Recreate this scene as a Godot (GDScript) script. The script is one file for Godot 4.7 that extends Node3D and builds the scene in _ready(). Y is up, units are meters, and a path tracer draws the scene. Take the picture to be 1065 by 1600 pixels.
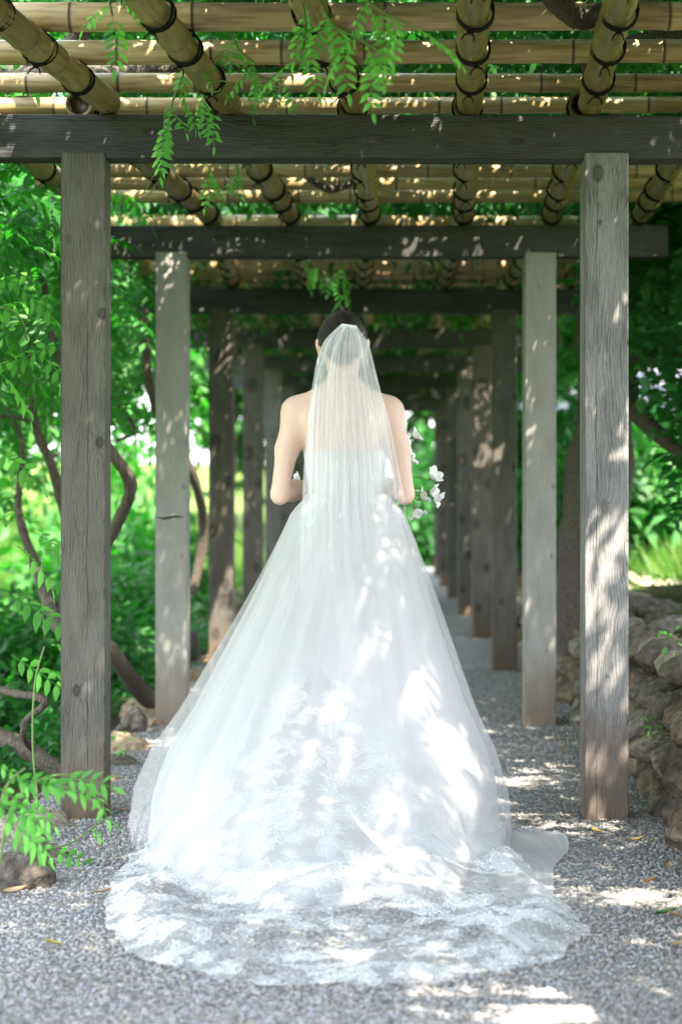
extends Node3D

# ------------------------------------------------------------------ helpers
const CAM_H := 1.1
const F := 3000.0
var rng := RandomNumberGenerator.new()
var used := {}
var holes: Array = []
var sun_dir := Vector3.UP
var M := {}
var noise_a := FastNoiseLite.new()

class MB:
	var v := PackedVector3Array()
	var n := PackedVector3Array()
	var uv := PackedVector2Array()
	var c := PackedColorArray()
	var ix := PackedInt32Array()
	func add(p: Vector3, t := Vector2.ZERO) -> int:
		v.append(p); uv.append(t)
		return v.size() - 1
	func addn(p: Vector3, nn: Vector3, t := Vector2.ZERO) -> int:
		v.append(p); n.append(nn); uv.append(t)
		return v.size() - 1
	func addc(p: Vector3, col: Color, t := Vector2.ZERO) -> int:
		v.append(p); c.append(col); uv.append(t)
		return v.size() - 1
	func tri(a: int, b: int, d: int) -> void:
		ix.append(a); ix.append(b); ix.append(d)
	func tri_auto(a: int, b: int, d: int) -> void:
		var f := (v[d] - v[a]).cross(v[b] - v[a])
		if f.dot(n[a] + n[b] + n[d]) < 0.0:
			tri(a, d, b)
		else:
			tri(a, b, d)
	func grid_faces(o: int, nu: int, nv: int, flip := false) -> void:
		for i in nu:
			for j in nv:
				var a := o + i * (nv + 1) + j
				var b := a + nv + 1
				if flip:
					tri(a, a + 1, b); tri(b, a + 1, b + 1)
				else:
					tri(a, b, a + 1); tri(b, b + 1, a + 1)
	func normals() -> void:
		n.resize(v.size())
		n.fill(Vector3.ZERO)
		for i in range(0, ix.size(), 3):
			var a := ix[i]
			var b := ix[i + 1]
			var d := ix[i + 2]
			var f := (v[d] - v[a]).cross(v[b] - v[a])
			n[a] += f; n[b] += f; n[d] += f
		for i in n.size():
			n[i] = n[i].normalized() if n[i].length_squared() > 1e-20 else Vector3.UP
	func mesh() -> ArrayMesh:
		if n.size() != v.size():
			normals()
		var arr := []
		arr.resize(Mesh.ARRAY_MAX)
		arr[Mesh.ARRAY_VERTEX] = v
		arr[Mesh.ARRAY_NORMAL] = n
		arr[Mesh.ARRAY_TEX_UV] = uv
		if c.size() == v.size():
			arr[Mesh.ARRAY_COLOR] = c
		arr[Mesh.ARRAY_INDEX] = ix
		var m := ArrayMesh.new()
		m.add_surface_from_arrays(Mesh.PRIMITIVE_TRIANGLES, arr)
		return m

func W(px: float, py: float, d: float) -> Vector3:
	return Vector3((px - 600.0) * d / F, CAM_H - (py - 775.0) * d / F, -d)

func numbered(s: String) -> String:
	if not used.has(s):
		used[s] = 0
		return s
	used[s] += 1
	return "%s_%03d" % [s, used[s]]

func tag(o: Node, label: String, category: String, group := "", kind := "") -> Node:
	if label != "": o.set_meta("label", label)
	if category != "": o.set_meta("category", category)
	if group != "": o.set_meta("group", group)
	if kind != "": o.set_meta("kind", kind)
	return o

func thing(called: String, label: String, category: String, at := Vector3.ZERO, group := "") -> Node3D:
	var o := Node3D.new()
	o.name = numbered(called)
	add_child(o, true)
	o.position = at
	tag(o, label, category, group)
	return o

func part(called: String, m: Mesh, mat: Material, parent: Node, at := Transform3D()) -> MeshInstance3D:
	var o := MeshInstance3D.new()
	o.name = called if parent != self else numbered(called)
	o.mesh = m
	o.material_override = mat
	parent.add_child(o, true)
	o.transform = at
	return o

func multi(called: String, m: Mesh, mat: Material, parent: Node, xf: Array, cols: Array) -> MultiMeshInstance3D:
	var mm := MultiMesh.new()
	mm.transform_format = MultiMesh.TRANSFORM_3D
	mm.use_colors = true
	mm.mesh = m
	mm.instance_count = xf.size()
	for i in xf.size():
		mm.set_instance_transform(i, xf[i])
		mm.set_instance_color(i, cols[i])
	var o := MultiMeshInstance3D.new()
	o.name = called if parent != self else numbered(called)
	o.multimesh = mm
	o.material_override = mat
	parent.add_child(o, true)
	return o

func in_hole(p: Vector3) -> bool:
	for h in holes:
		var q: Vector3 = p - h[0]
		var s := q.dot(sun_dir)
		if s > 0.0 and (q - sun_dir * s).length() < h[1]:
			return true
	return false

func rnd(a: float, b: float) -> float:
	return rng.randf_range(a, b)

func rvec() -> Vector3:
	var z := rnd(-1, 1)
	var t := rnd(0, TAU)
	var r := sqrt(1.0 - z * z)
	return Vector3(r * cos(t), z, r * sin(t))

func lin(r: float, g: float, b: float) -> Color:
	return Color(r, g, b).linear_to_srgb()

func mat(col: Color, rough := 0.8, spec := 0.5) -> StandardMaterial3D:
	var m := StandardMaterial3D.new()
	m.albedo_color = col
	m.roughness = rough
	m.metallic_specular = spec
	m.cull_mode = BaseMaterial3D.CULL_DISABLED
	return m

func tube(mb: MB, pts: Array, radii: Array, sides := 8, vscale := 1.0, cap := true) -> void:
	# a swept tube with smooth normals; uv runs round and along
	var o := mb.v.size()
	var up := Vector3(0.31, 0.9, 0.21).normalized()
	var run := 0.0
	for i in pts.size():
		var p: Vector3 = pts[i]
		var t: Vector3 = ((pts[mini(i + 1, pts.size() - 1)] as Vector3) - (pts[maxi(i - 1, 0)] as Vector3)).normalized()
		var s := t.cross(up)
		if s.length() < 0.05:
			s = t.cross(Vector3.RIGHT)
		s = s.normalized()
		up = s.cross(t).normalized()
		if i > 0:
			run += p.distance_to(pts[i - 1])
		for k in sides + 1:
			var a := TAU * k / sides
			var dir := s * cos(a) + up * sin(a)
			mb.addn(p + dir * radii[i], dir, Vector2(float(k) / sides, run * vscale))
	for i in pts.size() - 1:
		for k in sides:
			var a := o + i * (sides + 1) + k
			mb.tri_auto(a, a + 1, a + sides + 1)
			mb.tri_auto(a + 1, a + sides + 1, a + sides + 2)
	if cap:
		for e in [0, pts.size() - 1]:
			var nn: Vector3 = (pts[1] - pts[0]).normalized() * -1.0 if e == 0 else (pts[-1] - pts[-2]).normalized()
			var cidx := mb.addn(pts[e], nn, Vector2(0.5, 0.5))
			var ring := []
			for k in sides + 1:
				ring.append(mb.addn(mb.v[o + e * (sides + 1) + k], nn, Vector2(0.5, 0.5)))
			for k in sides:
				mb.tri_auto(cidx, ring[k], ring[k + 1])

func smooth_path(ctrl: Array, steps: int) -> Array:
	# Catmull-Rom through [point, radius] pairs; returns [points, radii]
	var ps := []
	var rs := []
	var m := ctrl.size()
	for i in m - 1:
		var p0: Vector3 = ctrl[maxi(i - 1, 0)][0]
		var p1: Vector3 = ctrl[i][0]
		var p2: Vector3 = ctrl[i + 1][0]
		var p3: Vector3 = ctrl[mini(i + 2, m - 1)][0]
		for s in steps:
			var t := float(s) / steps
			ps.append(p1.cubic_interpolate(p2, p0, p3, t))
			rs.append(lerpf(ctrl[i][1], ctrl[i + 1][1], t))
	ps.append(ctrl[m - 1][0])
	rs.append(ctrl[m - 1][1])
	return [ps, rs]

func bark_tube(mb: MB, ctrl: Array, steps := 6, sides := 9, rough := 0.12) -> void:
	var q: Array = smooth_path(ctrl, steps)
	var rs: Array = q[1]
	for i in rs.size():
		rs[i] *= 1.0 + rough * noise_a.get_noise_1d(i * 37.0 + q[0][0].x * 50.0) * 2.0
	tube(mb, q[0], rs, sides, 1.5)

func limb(called: String, m: Material, parent: Node, ctrl: Array, steps := 6, sides := 9, rough := 0.12) -> void:
	var mb := MB.new()
	bark_tube(mb, ctrl, steps, sides, rough)
	part(called, mb.mesh(), m, parent)

func bevel_box(mb: MB, size: Vector3, bev: float, at := Vector3.ZERO, long_axis := 1) -> void:
	var h := size * 0.5
	var o := mb.v.size()
	for k in 8:
		var s := Vector3(1 if k & 1 else -1, 1 if k & 2 else -1, 1 if k & 4 else -1)
		for ax in 3:
			var p := s * (h - Vector3.ONE * bev)
			p[ax] = s[ax] * h[ax]
			var nn := Vector3.ZERO
			nn[ax] = s[ax]
			var other := 3 - ax - long_axis if ax != long_axis else (long_axis + 1) % 3
			var u := p[other] / size[other] + 0.5
			var vv: float = p[long_axis] / size[long_axis] + 0.5
			if ax == long_axis:
				vv = 0.5 + p[(long_axis + 2) % 3] / size[long_axis]
			mb.addn(at + p, nn, Vector2(u + (0.37 if ax == 0 else 0.0) * 0.0, 1.0 - vv))
	for ax in 3:
		var b := (ax + 1) % 3
		var c := (ax + 2) % 3
		for s in 2:
			var q := []
			for k in [[0, 0], [1, 0], [1, 1], [0, 1]]:
				q.append(o + ((s << ax) | (k[0] << b) | (k[1] << c)) * 3 + ax)
			mb.tri_auto(q[0], q[1], q[2])
			mb.tri_auto(q[0], q[2], q[3])
		for s in 4:   # the edges that run along ax
			var lo := ((s & 1) << b) | ((s >> 1) << c)
			var hi := lo | (1 << ax)
			mb.tri_auto(o + lo * 3 + b, o + lo * 3 + c, o + hi * 3 + b)
			mb.tri_auto(o + lo * 3 + c, o + hi * 3 + b, o + hi * 3 + c)
	for k in 8:
		mb.tri_auto(o + k * 3, o + k * 3 + 1, o + k * 3 + 2)

func rock_mesh(sd: int, sub := 2, rough := 0.28) -> ArrayMesh:
	# an uneven stone of about unit radius with flattish faces
	var r := RandomNumberGenerator.new()
	r.seed = sd
	var pts := []
	var t := (1.0 + sqrt(5.0)) / 2.0
	for q in [[-1, t, 0], [1, t, 0], [-1, -t, 0], [1, -t, 0], [0, -1, t], [0, 1, t], [0, -1, -t], [0, 1, -t], [t, 0, -1], [t, 0, 1], [-t, 0, -1], [-t, 0, 1]]:
		pts.append(Vector3(q[0], q[1], q[2]).normalized())
	var fs := [[0, 11, 5], [0, 5, 1], [0, 1, 7], [0, 7, 10], [0, 10, 11], [1, 5, 9], [5, 11, 4], [11, 10, 2], [10, 7, 6], [7, 1, 8], [3, 9, 4], [3, 4, 2], [3, 2, 6], [3, 6, 8], [3, 8, 9], [4, 9, 5], [2, 4, 11], [6, 2, 10], [8, 6, 7], [9, 8, 1]]
	for s in sub:
		var cache := {}
		var nf := []
		for f in fs:
			var m := []
			for e in 3:
				var a: int = f[e]
				var b: int = f[(e + 1) % 3]
				var key := Vector2i(mini(a, b), maxi(a, b))
				if not cache.has(key):
					pts.append(((pts[a] as Vector3) + pts[b]).normalized())
					cache[key] = pts.size() - 1
				m.append(cache[key])
			nf.append([f[0], m[0], m[2]]); nf.append([f[1], m[1], m[0]]); nf.append([f[2], m[2], m[1]]); nf.append([m[0], m[1], m[2]])
		fs = nf
	var planes := []
	for i in 9:
		var z := r.randf_range(-1, 1)
		var an := r.randf_range(0, TAU)
		planes.append([Vector3(sqrt(1 - z * z) * cos(an), z, sqrt(1 - z * z) * sin(an)), r.randf_range(0.62, 0.9)])
	var nz := FastNoiseLite.new()
	nz.seed = sd
	nz.frequency = 0.9
	var mb := MB.new()
	for p in pts:
		var d := 1.0 + rough * nz.get_noise_3dv(p * 1.5) + rough * 0.35 * nz.get_noise_3dv(p * 5.0)
		for pl in planes:
			var k: float = p.dot(pl[0])
			if k > 0.05:
				d = minf(d, lerpf(pl[1] / k, d, 0.12))
		mb.add(p * d)
	for f in fs:
		mb.tri(f[0], f[2], f[1])
	return mb.mesh()

# ---------------------------------------------------------------- textures
func tex(im: Image) -> ImageTexture:
	return ImageTexture.create_from_image(im)

func ntex(freq: float, oct: int, sd: int, a: Color, b: Color, size := 512, typ := FastNoiseLite.TYPE_SIMPLEX_SMOOTH, mid := -1.0, midc := Color.WHITE) -> NoiseTexture2D:
	var nz := FastNoiseLite.new()
	nz.seed = sd
	nz.frequency = freq
	nz.noise_type = typ
	nz.fractal_octaves = oct
	var t := NoiseTexture2D.new()
	t.width = size
	t.height = size
	t.seamless = true
	t.noise = nz
	var g := Gradient.new()
	g.set_color(0, a)
	g.set_color(1, b)
	if mid > 0.0:
		g.add_point(mid, midc)
	t.color_ramp = g
	return t

func wood_maps(sd: int, knots: Array, crack_x: float, lat: Color, early: Color, stain: Color, stain_to: float, w := 192, h := 1536) -> Array:
	# weathered sawn softwood: growth rings, fibres, knots, a drying crack and an earthy foot; [albedo, height]
	var n1 := FastNoiseLite.new()
	n1.seed = sd
	n1.frequency = 1.0
	var n2 := FastNoiseLite.new()
	n2.seed = sd + 7
	n2.frequency = 1.0
	n2.fractal_octaves = 2
	var col := PackedByteArray()
	col.resize(w * h * 3)
	var hgt := PackedByteArray()
	hgt.resize(w * h)
	var i := 0
	for y in h:
		var fy := float(y) / h
		var my := fy * 15.0                        # the face is about 15 times as long as wide
		var pith := 0.45 + 0.25 * n1.get_noise_2d(my * 0.12, 3.0)
		var cx := crack_x + 0.05 * n1.get_noise_2d(my * 0.6, 20.0) + 0.008 * n1.get_noise_2d(my * 8.0, 40.0)
		var cw := 0.006 * clampf(0.6 + n1.get_noise_2d(my * 0.3, 60.0) * 1.6, 0.0, 1.0)
		for x in w:
			var fx := float(x) / w
			var rc := absf(fx - pith) * 15.0 + 3.4 * n1.get_noise_2d(fx * 0.8, my * 0.22) + my * 0.12
			var dark := 0.0
			for k in knots:
				var dx: float = fx - k[0]
				var dy: float = (my - k[1] * 15.0)
				var q: float = sqrt(dx * dx + dy * dy * 0.45) / k[2]
				if q < 4.0:
					rc += 2.2 * exp(-q * q * 0.5) * signf(dx)
					if q < 1.0:
						rc = q * 3.0
						dark = maxf(dark, smoothstep(1.0, 0.6, q) * k[3] * (1.0 if q > 0.55 else 0.75) * (0.75 + 0.6 * n2.get_noise_2d(fx * 30.0, my * 30.0)))
			var ring := rc - floorf(rc)
			var late := pow(ring, 2.2) * (1.0 - smoothstep(0.93, 1.0, ring))
			var fib := n2.get_noise_2d(fx * 60.0, my * 1.1)
			var blotch := n1.get_noise_2d(fx * 1.4 + 9.0, my * 0.5)
			var pores := clampf(n2.get_noise_2d(fx * 130.0 + 5.0, my * 5.0) * 1.6, 0.0, 1.0)
			var t := clampf(0.16 + 0.5 * late * clampf(0.75 + 0.9 * n1.get_noise_2d(fx * 2.0, my * 0.4 + 30.0), 0.2, 1.2) + 0.40 * fib + 0.36 * blotch + 0.3 * pores, 0.0, 1.0)
			var cc := early.lerp(lat, t)
			var st := smoothstep(stain_to - 0.05, stain_to + 0.09, fy + 0.055 * n1.get_noise_2d(fx * 2.5, my * 0.9 + 70.0))
			cc = cc.lerp(stain.lerp(cc, 0.45), st)
			cc = cc.lerp(Color(0.02, 0.016, 0.014), dark)
			var hh := 0.75 - 0.3 * late - 0.22 * fib - 0.5 * dark - 0.25 * pores
			if absf(fx - cx) < cw:
				cc = cc.lerp(Color(0.015, 0.013, 0.012), 0.85)
				hh = 0.0
			cc = cc.linear_to_srgb()
			col[i * 3] = int(clampf(cc.r, 0, 1) * 255.0)
			col[i * 3 + 1] = int(clampf(cc.g, 0, 1) * 255.0)
			col[i * 3 + 2] = int(clampf(cc.b, 0, 1) * 255.0)
			hgt[i] = int(clampf(hh, 0, 1) * 255.0)
			i += 1
	return [tex(Image.create_from_data(w, h, false, Image.FORMAT_RGB8, col)), tex(Image.create_from_data(w, h, false, Image.FORMAT_L8, hgt))]

func wood_mat(maps: Array, tint: Color) -> StandardMaterial3D:
	var m := mat(tint, 0.85, 0.3)
	m.albedo_texture = maps[0]
	m.heightmap_enabled = true
	m.heightmap_texture = maps[1]
	m.heightmap_scale = 0.35
	return m

func lace_image(size: int, seed_: int, sprays: int, slim: float, base_net: float) -> Image:
	# floral bobbin lace: leaf sprays and scrolls stamped as soft-edged ellipses with veins, wrapping round
	var r := RandomNumberGenerator.new()
	r.seed = seed_
	var a := PackedFloat32Array()
	a.resize(size * size)
	var sc := size / 1024.0
	var stamps := []
	var side_n := int(sqrt(sprays))
	for i in side_n * side_n:
		var p := (Vector2(i % side_n, i / side_n) + Vector2(r.randf(), r.randf())) * size / side_n
		var dir := r.randf_range(0, TAU)
		var curl := r.randf_range(-0.34, 0.34)
		var kind := r.randf()
		var steps := r.randi_range(6, 11)
		var step := r.randf_range(20.0, 28.0) * sc
		for s in steps:
			var taper := 1.0 - 0.55 * float(s) / steps
			p += Vector2.from_angle(dir) * step * taper
			dir += curl * (1.0 + 1.6 * float(s) / steps)
			stamps.append([p, dir, step * 0.75, 4.5 * sc, 1.0])
			for side in [-1.0, 1.0]:
				if r.randf() < 0.85:
					var la: float = dir + side * r.randf_range(0.7, 1.15)
					var ll := r.randf_range(22.0, 36.0) * sc * taper
					stamps.append([p + Vector2.from_angle(la) * ll * 0.95, la, ll, ll * r.randf_range(0.3, 0.45) * slim, 0.0])
		if kind < 0.75:      # a blossom at the head of the spray
			var np := r.randi_range(5, 7)
			var pr := r.randf_range(20.0, 30.0) * sc
			for k in np:
				var an := TAU * k / np + dir
				stamps.append([p + Vector2.from_angle(an) * pr, an, pr * 0.9, pr * 0.5 * slim, 0.0])
			stamps.append([p, 0.0, pr * 0.35, pr * 0.35, 1.0])
	for s in stamps:
		var c: Vector2 = s[0]
		var u := Vector2.from_angle(s[1])
		var la: float = s[2]
		var lb: float = s[3]
		var rad := int(maxf(la, lb) * 1.25) + 2
		for yy in range(int(c.y) - rad, int(c.y) + rad + 1):
			for xx in range(int(c.x) - rad, int(c.x) + rad + 1):
				var q := Vector2(xx, yy) - c
				var e := q.dot(u) / la
				var f := q.cross(u) / lb
				var d := e * e + f * f
				if d < 1.0:
					var val := smoothstep(1.0, 0.86, d)
					if s[4] < 0.5 and d < 0.66:
						val = 0.62 if absf(f) > 0.16 and fposmod((e - absf(f) * 0.5) * la / sc, 9.0) > 2.6 else 0.3
					var at := posmod(yy, size) * size + posmod(xx, size)
					a[at] = maxf(a[at] * (0.4 if s[4] < 0.5 else 1.0), val)
				elif d < 1.5 and s[4] < 0.5:
					var at := posmod(yy, size) * size + posmod(xx, size)
					a[at] *= 0.45
	var out := PackedByteArray()
	out.resize(size * size * 4)
	for i in size * size:
		var x := i % size
		var y := i / size
		var net := base_net + (0.12 if (x + y) % 4 == 0 or (x - y + 4096) % 4 == 0 else 0.0)
		out[i * 4] = 255
		out[i * 4 + 1] = 255
		out[i * 4 + 2] = 255
		out[i * 4 + 3] = int(clampf(maxf(net, a[i] * 0.93), 0, 1) * 255.0)
	return Image.create_from_data(size, size, false, Image.FORMAT_RGBA8, out)

# ---------------------------------------------------------- signed-distance figure
func nets(prims: Array, cell: float, k: float) -> MB:
	var lo := Vector3.ONE * 1e9
	var hi := -lo
	for p in prims:
		var r: float = maxf(p[2], p[3]) + k + cell * 2.0
		lo = lo.min((p[0] as Vector3).min(p[1]) - Vector3.ONE * r)
		hi = hi.max((p[0] as Vector3).max(p[1]) + Vector3.ONE * r)
	var nx := int((hi.x - lo.x) / cell) + 2
	var ny := int((hi.y - lo.y) / cell) + 2
	var nz := int((hi.z - lo.z) / cell) + 2
	var fld := PackedFloat32Array()
	fld.resize(nx * ny * nz)
	fld.fill(1.0)
	for p in prims:
		var a: Vector3 = p[0]
		var b: Vector3 = p[1]
		var ra: float = p[2]
		var rb: float = p[3]
		var sc: Vector3 = p[4] if p.size() > 4 else Vector3.ONE
		var kk: float = p[5] if p.size() > 5 else k
		var ms := minf(sc.x, minf(sc.y, sc.z))
		var r := maxf(ra, rb) * maxf(1.0, maxf(sc.x, maxf(sc.y, sc.z))) + k + cell * 2.0
		var l := ((a.min(b) - Vector3.ONE * r - lo) / cell).max(Vector3.ZERO)
		var g := ((a.max(b) + Vector3.ONE * r - lo) / cell)
		var ba := (b - a) / sc
		var bb := maxf(ba.length_squared(), 1e-9)
		for iz in range(int(l.z), mini(int(g.z) + 1, nz)):
			for iy in range(int(l.y), mini(int(g.y) + 1, ny)):
				var at := (iz * ny + iy) * nx
				for ix in range(int(l.x), mini(int(g.x) + 1, nx)):
					var q := (lo + Vector3(ix, iy, iz) * cell - a) / sc
					var t := clampf(q.dot(ba) / bb, 0.0, 1.0)
					var d := ((q - ba * t).length() - lerpf(ra, rb, t)) * ms
					var o := fld[at + ix]
					var hh := maxf(kk - absf(o - d), 0.0) / kk
					fld[at + ix] = minf(o, d) - hh * hh * kk * 0.25
	var mb := MB.new()
	var idx := PackedInt32Array()
	idx.resize(nx * ny * nz)
	idx.fill(-1)
	var sy := nx
	var sz := nx * ny
	var offs := PackedInt32Array([0, 1, sy, sy + 1, sz, sz + 1, sz + sy, sz + sy + 1])
	var edges := [[0, 1], [2, 3], [4, 5], [6, 7], [0, 2], [1, 3], [4, 6], [5, 7], [0, 4], [1, 5], [2, 6], [3, 7]]
	for iz in nz - 1:
		for iy in ny - 1:
			var row := iz * sz + iy * sy
			for ix in nx - 1:
				var base := row + ix
				var f0 := fld[base]
				if f0 > 0.2:
					continue
				var neg := 0
				for o in offs:
					if fld[base + o] < 0.0:
						neg += 1
				if neg == 0 or neg == 8:
					continue
				var acc := Vector3.ZERO
				var cnt := 0
				for e in edges:
					var va := fld[base + offs[e[0]]]
					var vb := fld[base + offs[e[1]]]
					if (va < 0.0) != (vb < 0.0):
						var t := va / (va - vb)
						var pa := Vector3(e[0] & 1, (e[0] >> 1) & 1, e[0] >> 2)
						var pb := Vector3(e[1] & 1, (e[1] >> 1) & 1, e[1] >> 2)
						acc += pa.lerp(pb, t)
						cnt += 1
				idx[base] = mb.add(lo + (Vector3(ix, iy, iz) + acc / cnt) * cell)
	for iz in range(1, nz - 1):
		for iy in range(1, ny - 1):
			for ix in range(1, nx - 1):
				var b := iz * sz + iy * sy + ix
				var f0 := fld[b]
				if f0 > 0.2:
					continue
				var ins := f0 < 0.0
				for ax in 3:
					var st: int = [1, sy, sz][ax]
					if (fld[b + st] < 0.0) == ins:
						continue
					var u: int = [sy, sz, 1][ax]
					var w: int = [sz, 1, sy][ax]
					var q0 := idx[b]
					var q1 := idx[b - u]
					var q2 := idx[b - u - w]
					var q3 := idx[b - w]
					if q0 < 0 or q1 < 0 or q2 < 0 or q3 < 0:
						continue
					if ins:
						mb.tri(q0, q2, q1); mb.tri(q0, q3, q2)
					else:
						mb.tri(q0, q1, q2); mb.tri(q0, q2, q3)
	return mb

# ---------------------------------------------------------------- foliage
func leaflet(mb: MB, base: Vector3, dir: Vector3, up: Vector3, ln: float, wd: float, col := Color.WHITE) -> void:
	var s := dir.cross(up).normalized()
	var o := mb.v.size()
	var droop := up * -1.0
	mb.addc(base, col)
	mb.addc(base + dir * ln * 0.3 + s * wd * 0.42 + up * wd * 0.10, col)
	mb.addc(base + dir * ln * 0.3 - s * wd * 0.42 + up * wd * 0.10, col)
	mb.addc(base + dir * ln * 0.3, col)
	mb.addc(base + dir * ln * 0.62 + s * wd * 0.44 + droop * ln * 0.02 + up * wd * 0.08, col)
	mb.addc(base + dir * ln * 0.62 - s * wd * 0.44 + droop * ln * 0.02 + up * wd * 0.08, col)
	mb.addc(base + dir * ln * 0.62 + droop * ln * 0.04, col)
	mb.addc(base + dir * ln + droop * ln * 0.14, col)
	for t in [[0, 1, 3], [0, 3, 2], [1, 4, 3], [3, 4, 6], [3, 6, 2], [2, 6, 5], [4, 7, 6], [6, 7, 5]]:
		mb.tri(o + t[0], o + t[1], o + t[2])

func compound_leaf(sd: int, pairs: int, ln: float, leaf: float) -> ArrayMesh:
	# a wisteria leaf: a drooping midrib along +X with pairs of pointed leaflets
	var r := RandomNumberGenerator.new()
	r.seed = sd
	var mb := MB.new()
	var green := Color(1, 1, 1)
	var pts := []
	for i in pairs + 2:
		var t := float(i) / (pairs + 1)
		pts.append(Vector3(ln * t, -ln * 0.28 * t * t, ln * 0.06 * sin(t * 3.0 + sd)))
	for i in pairs + 1:
		var a: Vector3 = pts[i]
		var b: Vector3 = pts[i + 1]
		var o := mb.v.size()
		var w := 0.0016
		for p in [a, b]:
			mb.addc(p + Vector3(0, 0, w), green); mb.addc(p - Vector3(0, 0, w), green); mb.addc(p - Vector3(0, w * 2.0, 0), green)
		for k in 3:
			var k2 := (k + 1) % 3
			mb.tri(o + k, o + 3 + k, o + k2)
			mb.tri(o + k2, o + 3 + k, o + 3 + k2)
	for i in range(1, pairs + 2):
		var p: Vector3 = pts[i]
		var t: Vector3 = (pts[i] - pts[i - 1]).normalized()
		var sz := leaf * (0.75 + 0.4 * sin(PI * float(i) / (pairs + 1.6)))
		if i == pairs + 1:
			leaflet(mb, p, (t + Vector3(0, r.randf_range(-0.4, 0.0), 0)).normalized(), Vector3.UP, sz * 1.1, sz * 0.42)
			continue
		for s in [-1.0, 1.0]:
			var dir := (t * r.randf_range(0.35, 0.7) + Vector3(0, r.randf_range(-0.55, 0.05), s)).normalized()
			var up := (Vector3.UP + Vector3(r.randf_range(-0.3, 0.3), 0, r.randf_range(-0.3, 0.3))).normalized()
			leaflet(mb, p, dir, up, sz * r.randf_range(0.85, 1.1), sz * r.randf_range(0.36, 0.46))
	return mb.mesh()

func leaf_clump(sd: int, cnt: int, rad: float, ln: float, wd: float) -> ArrayMesh:
	var r := RandomNumberGenerator.new()
	r.seed = sd
	var mb := MB.new()
	for i in cnt:
		var z := r.randf_range(-1, 1)
		var an := r.randf_range(0, TAU)
		var d := Vector3(sqrt(1 - z * z) * cos(an), z, sqrt(1 - z * z) * sin(an))
		var p := d * rad * pow(r.randf(), 0.5)
		var dir := (d + Vector3(r.randf_range(-0.7, 0.7), r.randf_range(-0.9, 0.1), r.randf_range(-0.7, 0.7))).normalized()
		var up := (Vector3(r.randf_range(-0.6, 0.6), 1.0, r.randf_range(-0.6, 0.6))).normalized()
		leaflet(mb, p, dir, up, ln * r.randf_range(0.7, 1.2), wd * r.randf_range(0.8, 1.2))
	return mb.mesh()

func green(bright := 1.0, yellow := 0.0) -> Color:
	var k := rnd(0.65, 1.3) * bright
	var y := clampf(yellow + rnd(-0.12, 0.25), 0.0, 1.0)
	return Color(lerpf(0.026, 0.125, y) * k, lerpf(0.16, 0.29, y) * k, lerpf(0.042, 0.06, y) * k)

func leaf_xf(p: Vector3, sc: float, droop := 0.5) -> Transform3D:
	var b := Basis(Vector3.UP, rnd(0, TAU)) * Basis(Vector3.BACK, -rnd(0.0, 1.2) * droop * 2.0 + 0.2) * Basis(Vector3.RIGHT, rnd(-0.6, 0.6))
	return Transform3D(b.scaled(Vector3.ONE * sc * rnd(0.75, 1.2)), p)

func rand_xf(p: Vector3, sc: float) -> Transform3D:
	return Transform3D((Basis(Vector3.UP, rnd(0, TAU)) * Basis(Vector3.RIGHT, rnd(-0.7, 0.7))).scaled(Vector3.ONE * sc * rnd(0.7, 1.3)), p)

func crown(parent: Node, blobs: Array, per_m2: float, mesh_: Mesh, sc: float, bright: float, yellow: float, called := "crown", gap := -0.25) -> void:
	var xf := []
	var cs := []
	for b in blobs:
		var r: Vector3 = b[1]
		var area := 4.0 * PI * pow((pow(r.x * r.y, 1.6) + pow(r.x * r.z, 1.6) + pow(r.y * r.z, 1.6)) / 3.0, 1 / 1.6)
		for i in int(area * per_m2):
			var d := rvec()
			var p: Vector3 = (b[0] as Vector3) + d * r * lerpf(0.45, 1.08, pow(rng.randf(), 0.6))
			if noise_a.get_noise_3dv(p * (90.0 / (r.x + r.y + 0.6))) < gap or in_hole(p + parent.position):
				continue
			xf.append(rand_xf(p, sc))
			cs.append(green(bright, yellow))
	tag(multi(called, mesh_, M.leaf, parent, xf, cs), "", "", "", "stuff")

func make_tree(called: String, label: String, cat: String, at: Vector3, h: float, tr: float, blobs: Array, per_m2: float, mesh_: Mesh, sc: float, bright: float, yellow: float, lean := Vector3.ZERO, group := "", gap := -0.25) -> Node3D:
	var t := thing(called, label, cat, at, group)
	if tr > 0.0:
		var top := Vector3(lean.x, h * 0.75, lean.z)
		limb("trunk", M.bark, t, [[Vector3(0, -0.15, 0), tr * 1.35], [Vector3(lean.x * 0.1, h * 0.12, lean.z * 0.1), tr], [Vector3(lean.x * 0.45 + tr * 0.6, h * 0.45, lean.z * 0.4), tr * 0.82], [top, tr * 0.45]], 7, 12)
		for b in blobs:
			var e: Vector3 = b[0]
			var s := Vector3(lean.x * 0.45, h * 0.42, lean.z * 0.4)
			limb("branch", M.bark, t, [[s, tr * 0.42], [s.lerp(e, 0.5) + Vector3(0, (e.y - s.y) * 0.15, 0), tr * 0.26], [e, tr * 0.1]], 5, 7)
	else:
		for b in blobs:
			var e: Vector3 = b[0]
			for k in 3:
				limb("stem", M.bark, t, [[Vector3(rnd(-0.08, 0.08), -0.1, rnd(-0.08, 0.08)), 0.02], [e * 0.5 + rvec() * 0.1, 0.014], [e + rvec() * 0.3, 0.006]], 4, 5)
	crown(t, blobs, per_m2, mesh_, sc, bright, yellow, "crown" if tr > 0.0 else "foliage", gap)
	return t

# ---------------------------------------------------------------- setting
const FRAMES := [-0.9, 3.66, 6.42, 9.05, 11.8, 14.6, 17.45, 20.2, 23.0, 25.8]
const XL := -1.007
const XR := 0.742

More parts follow.
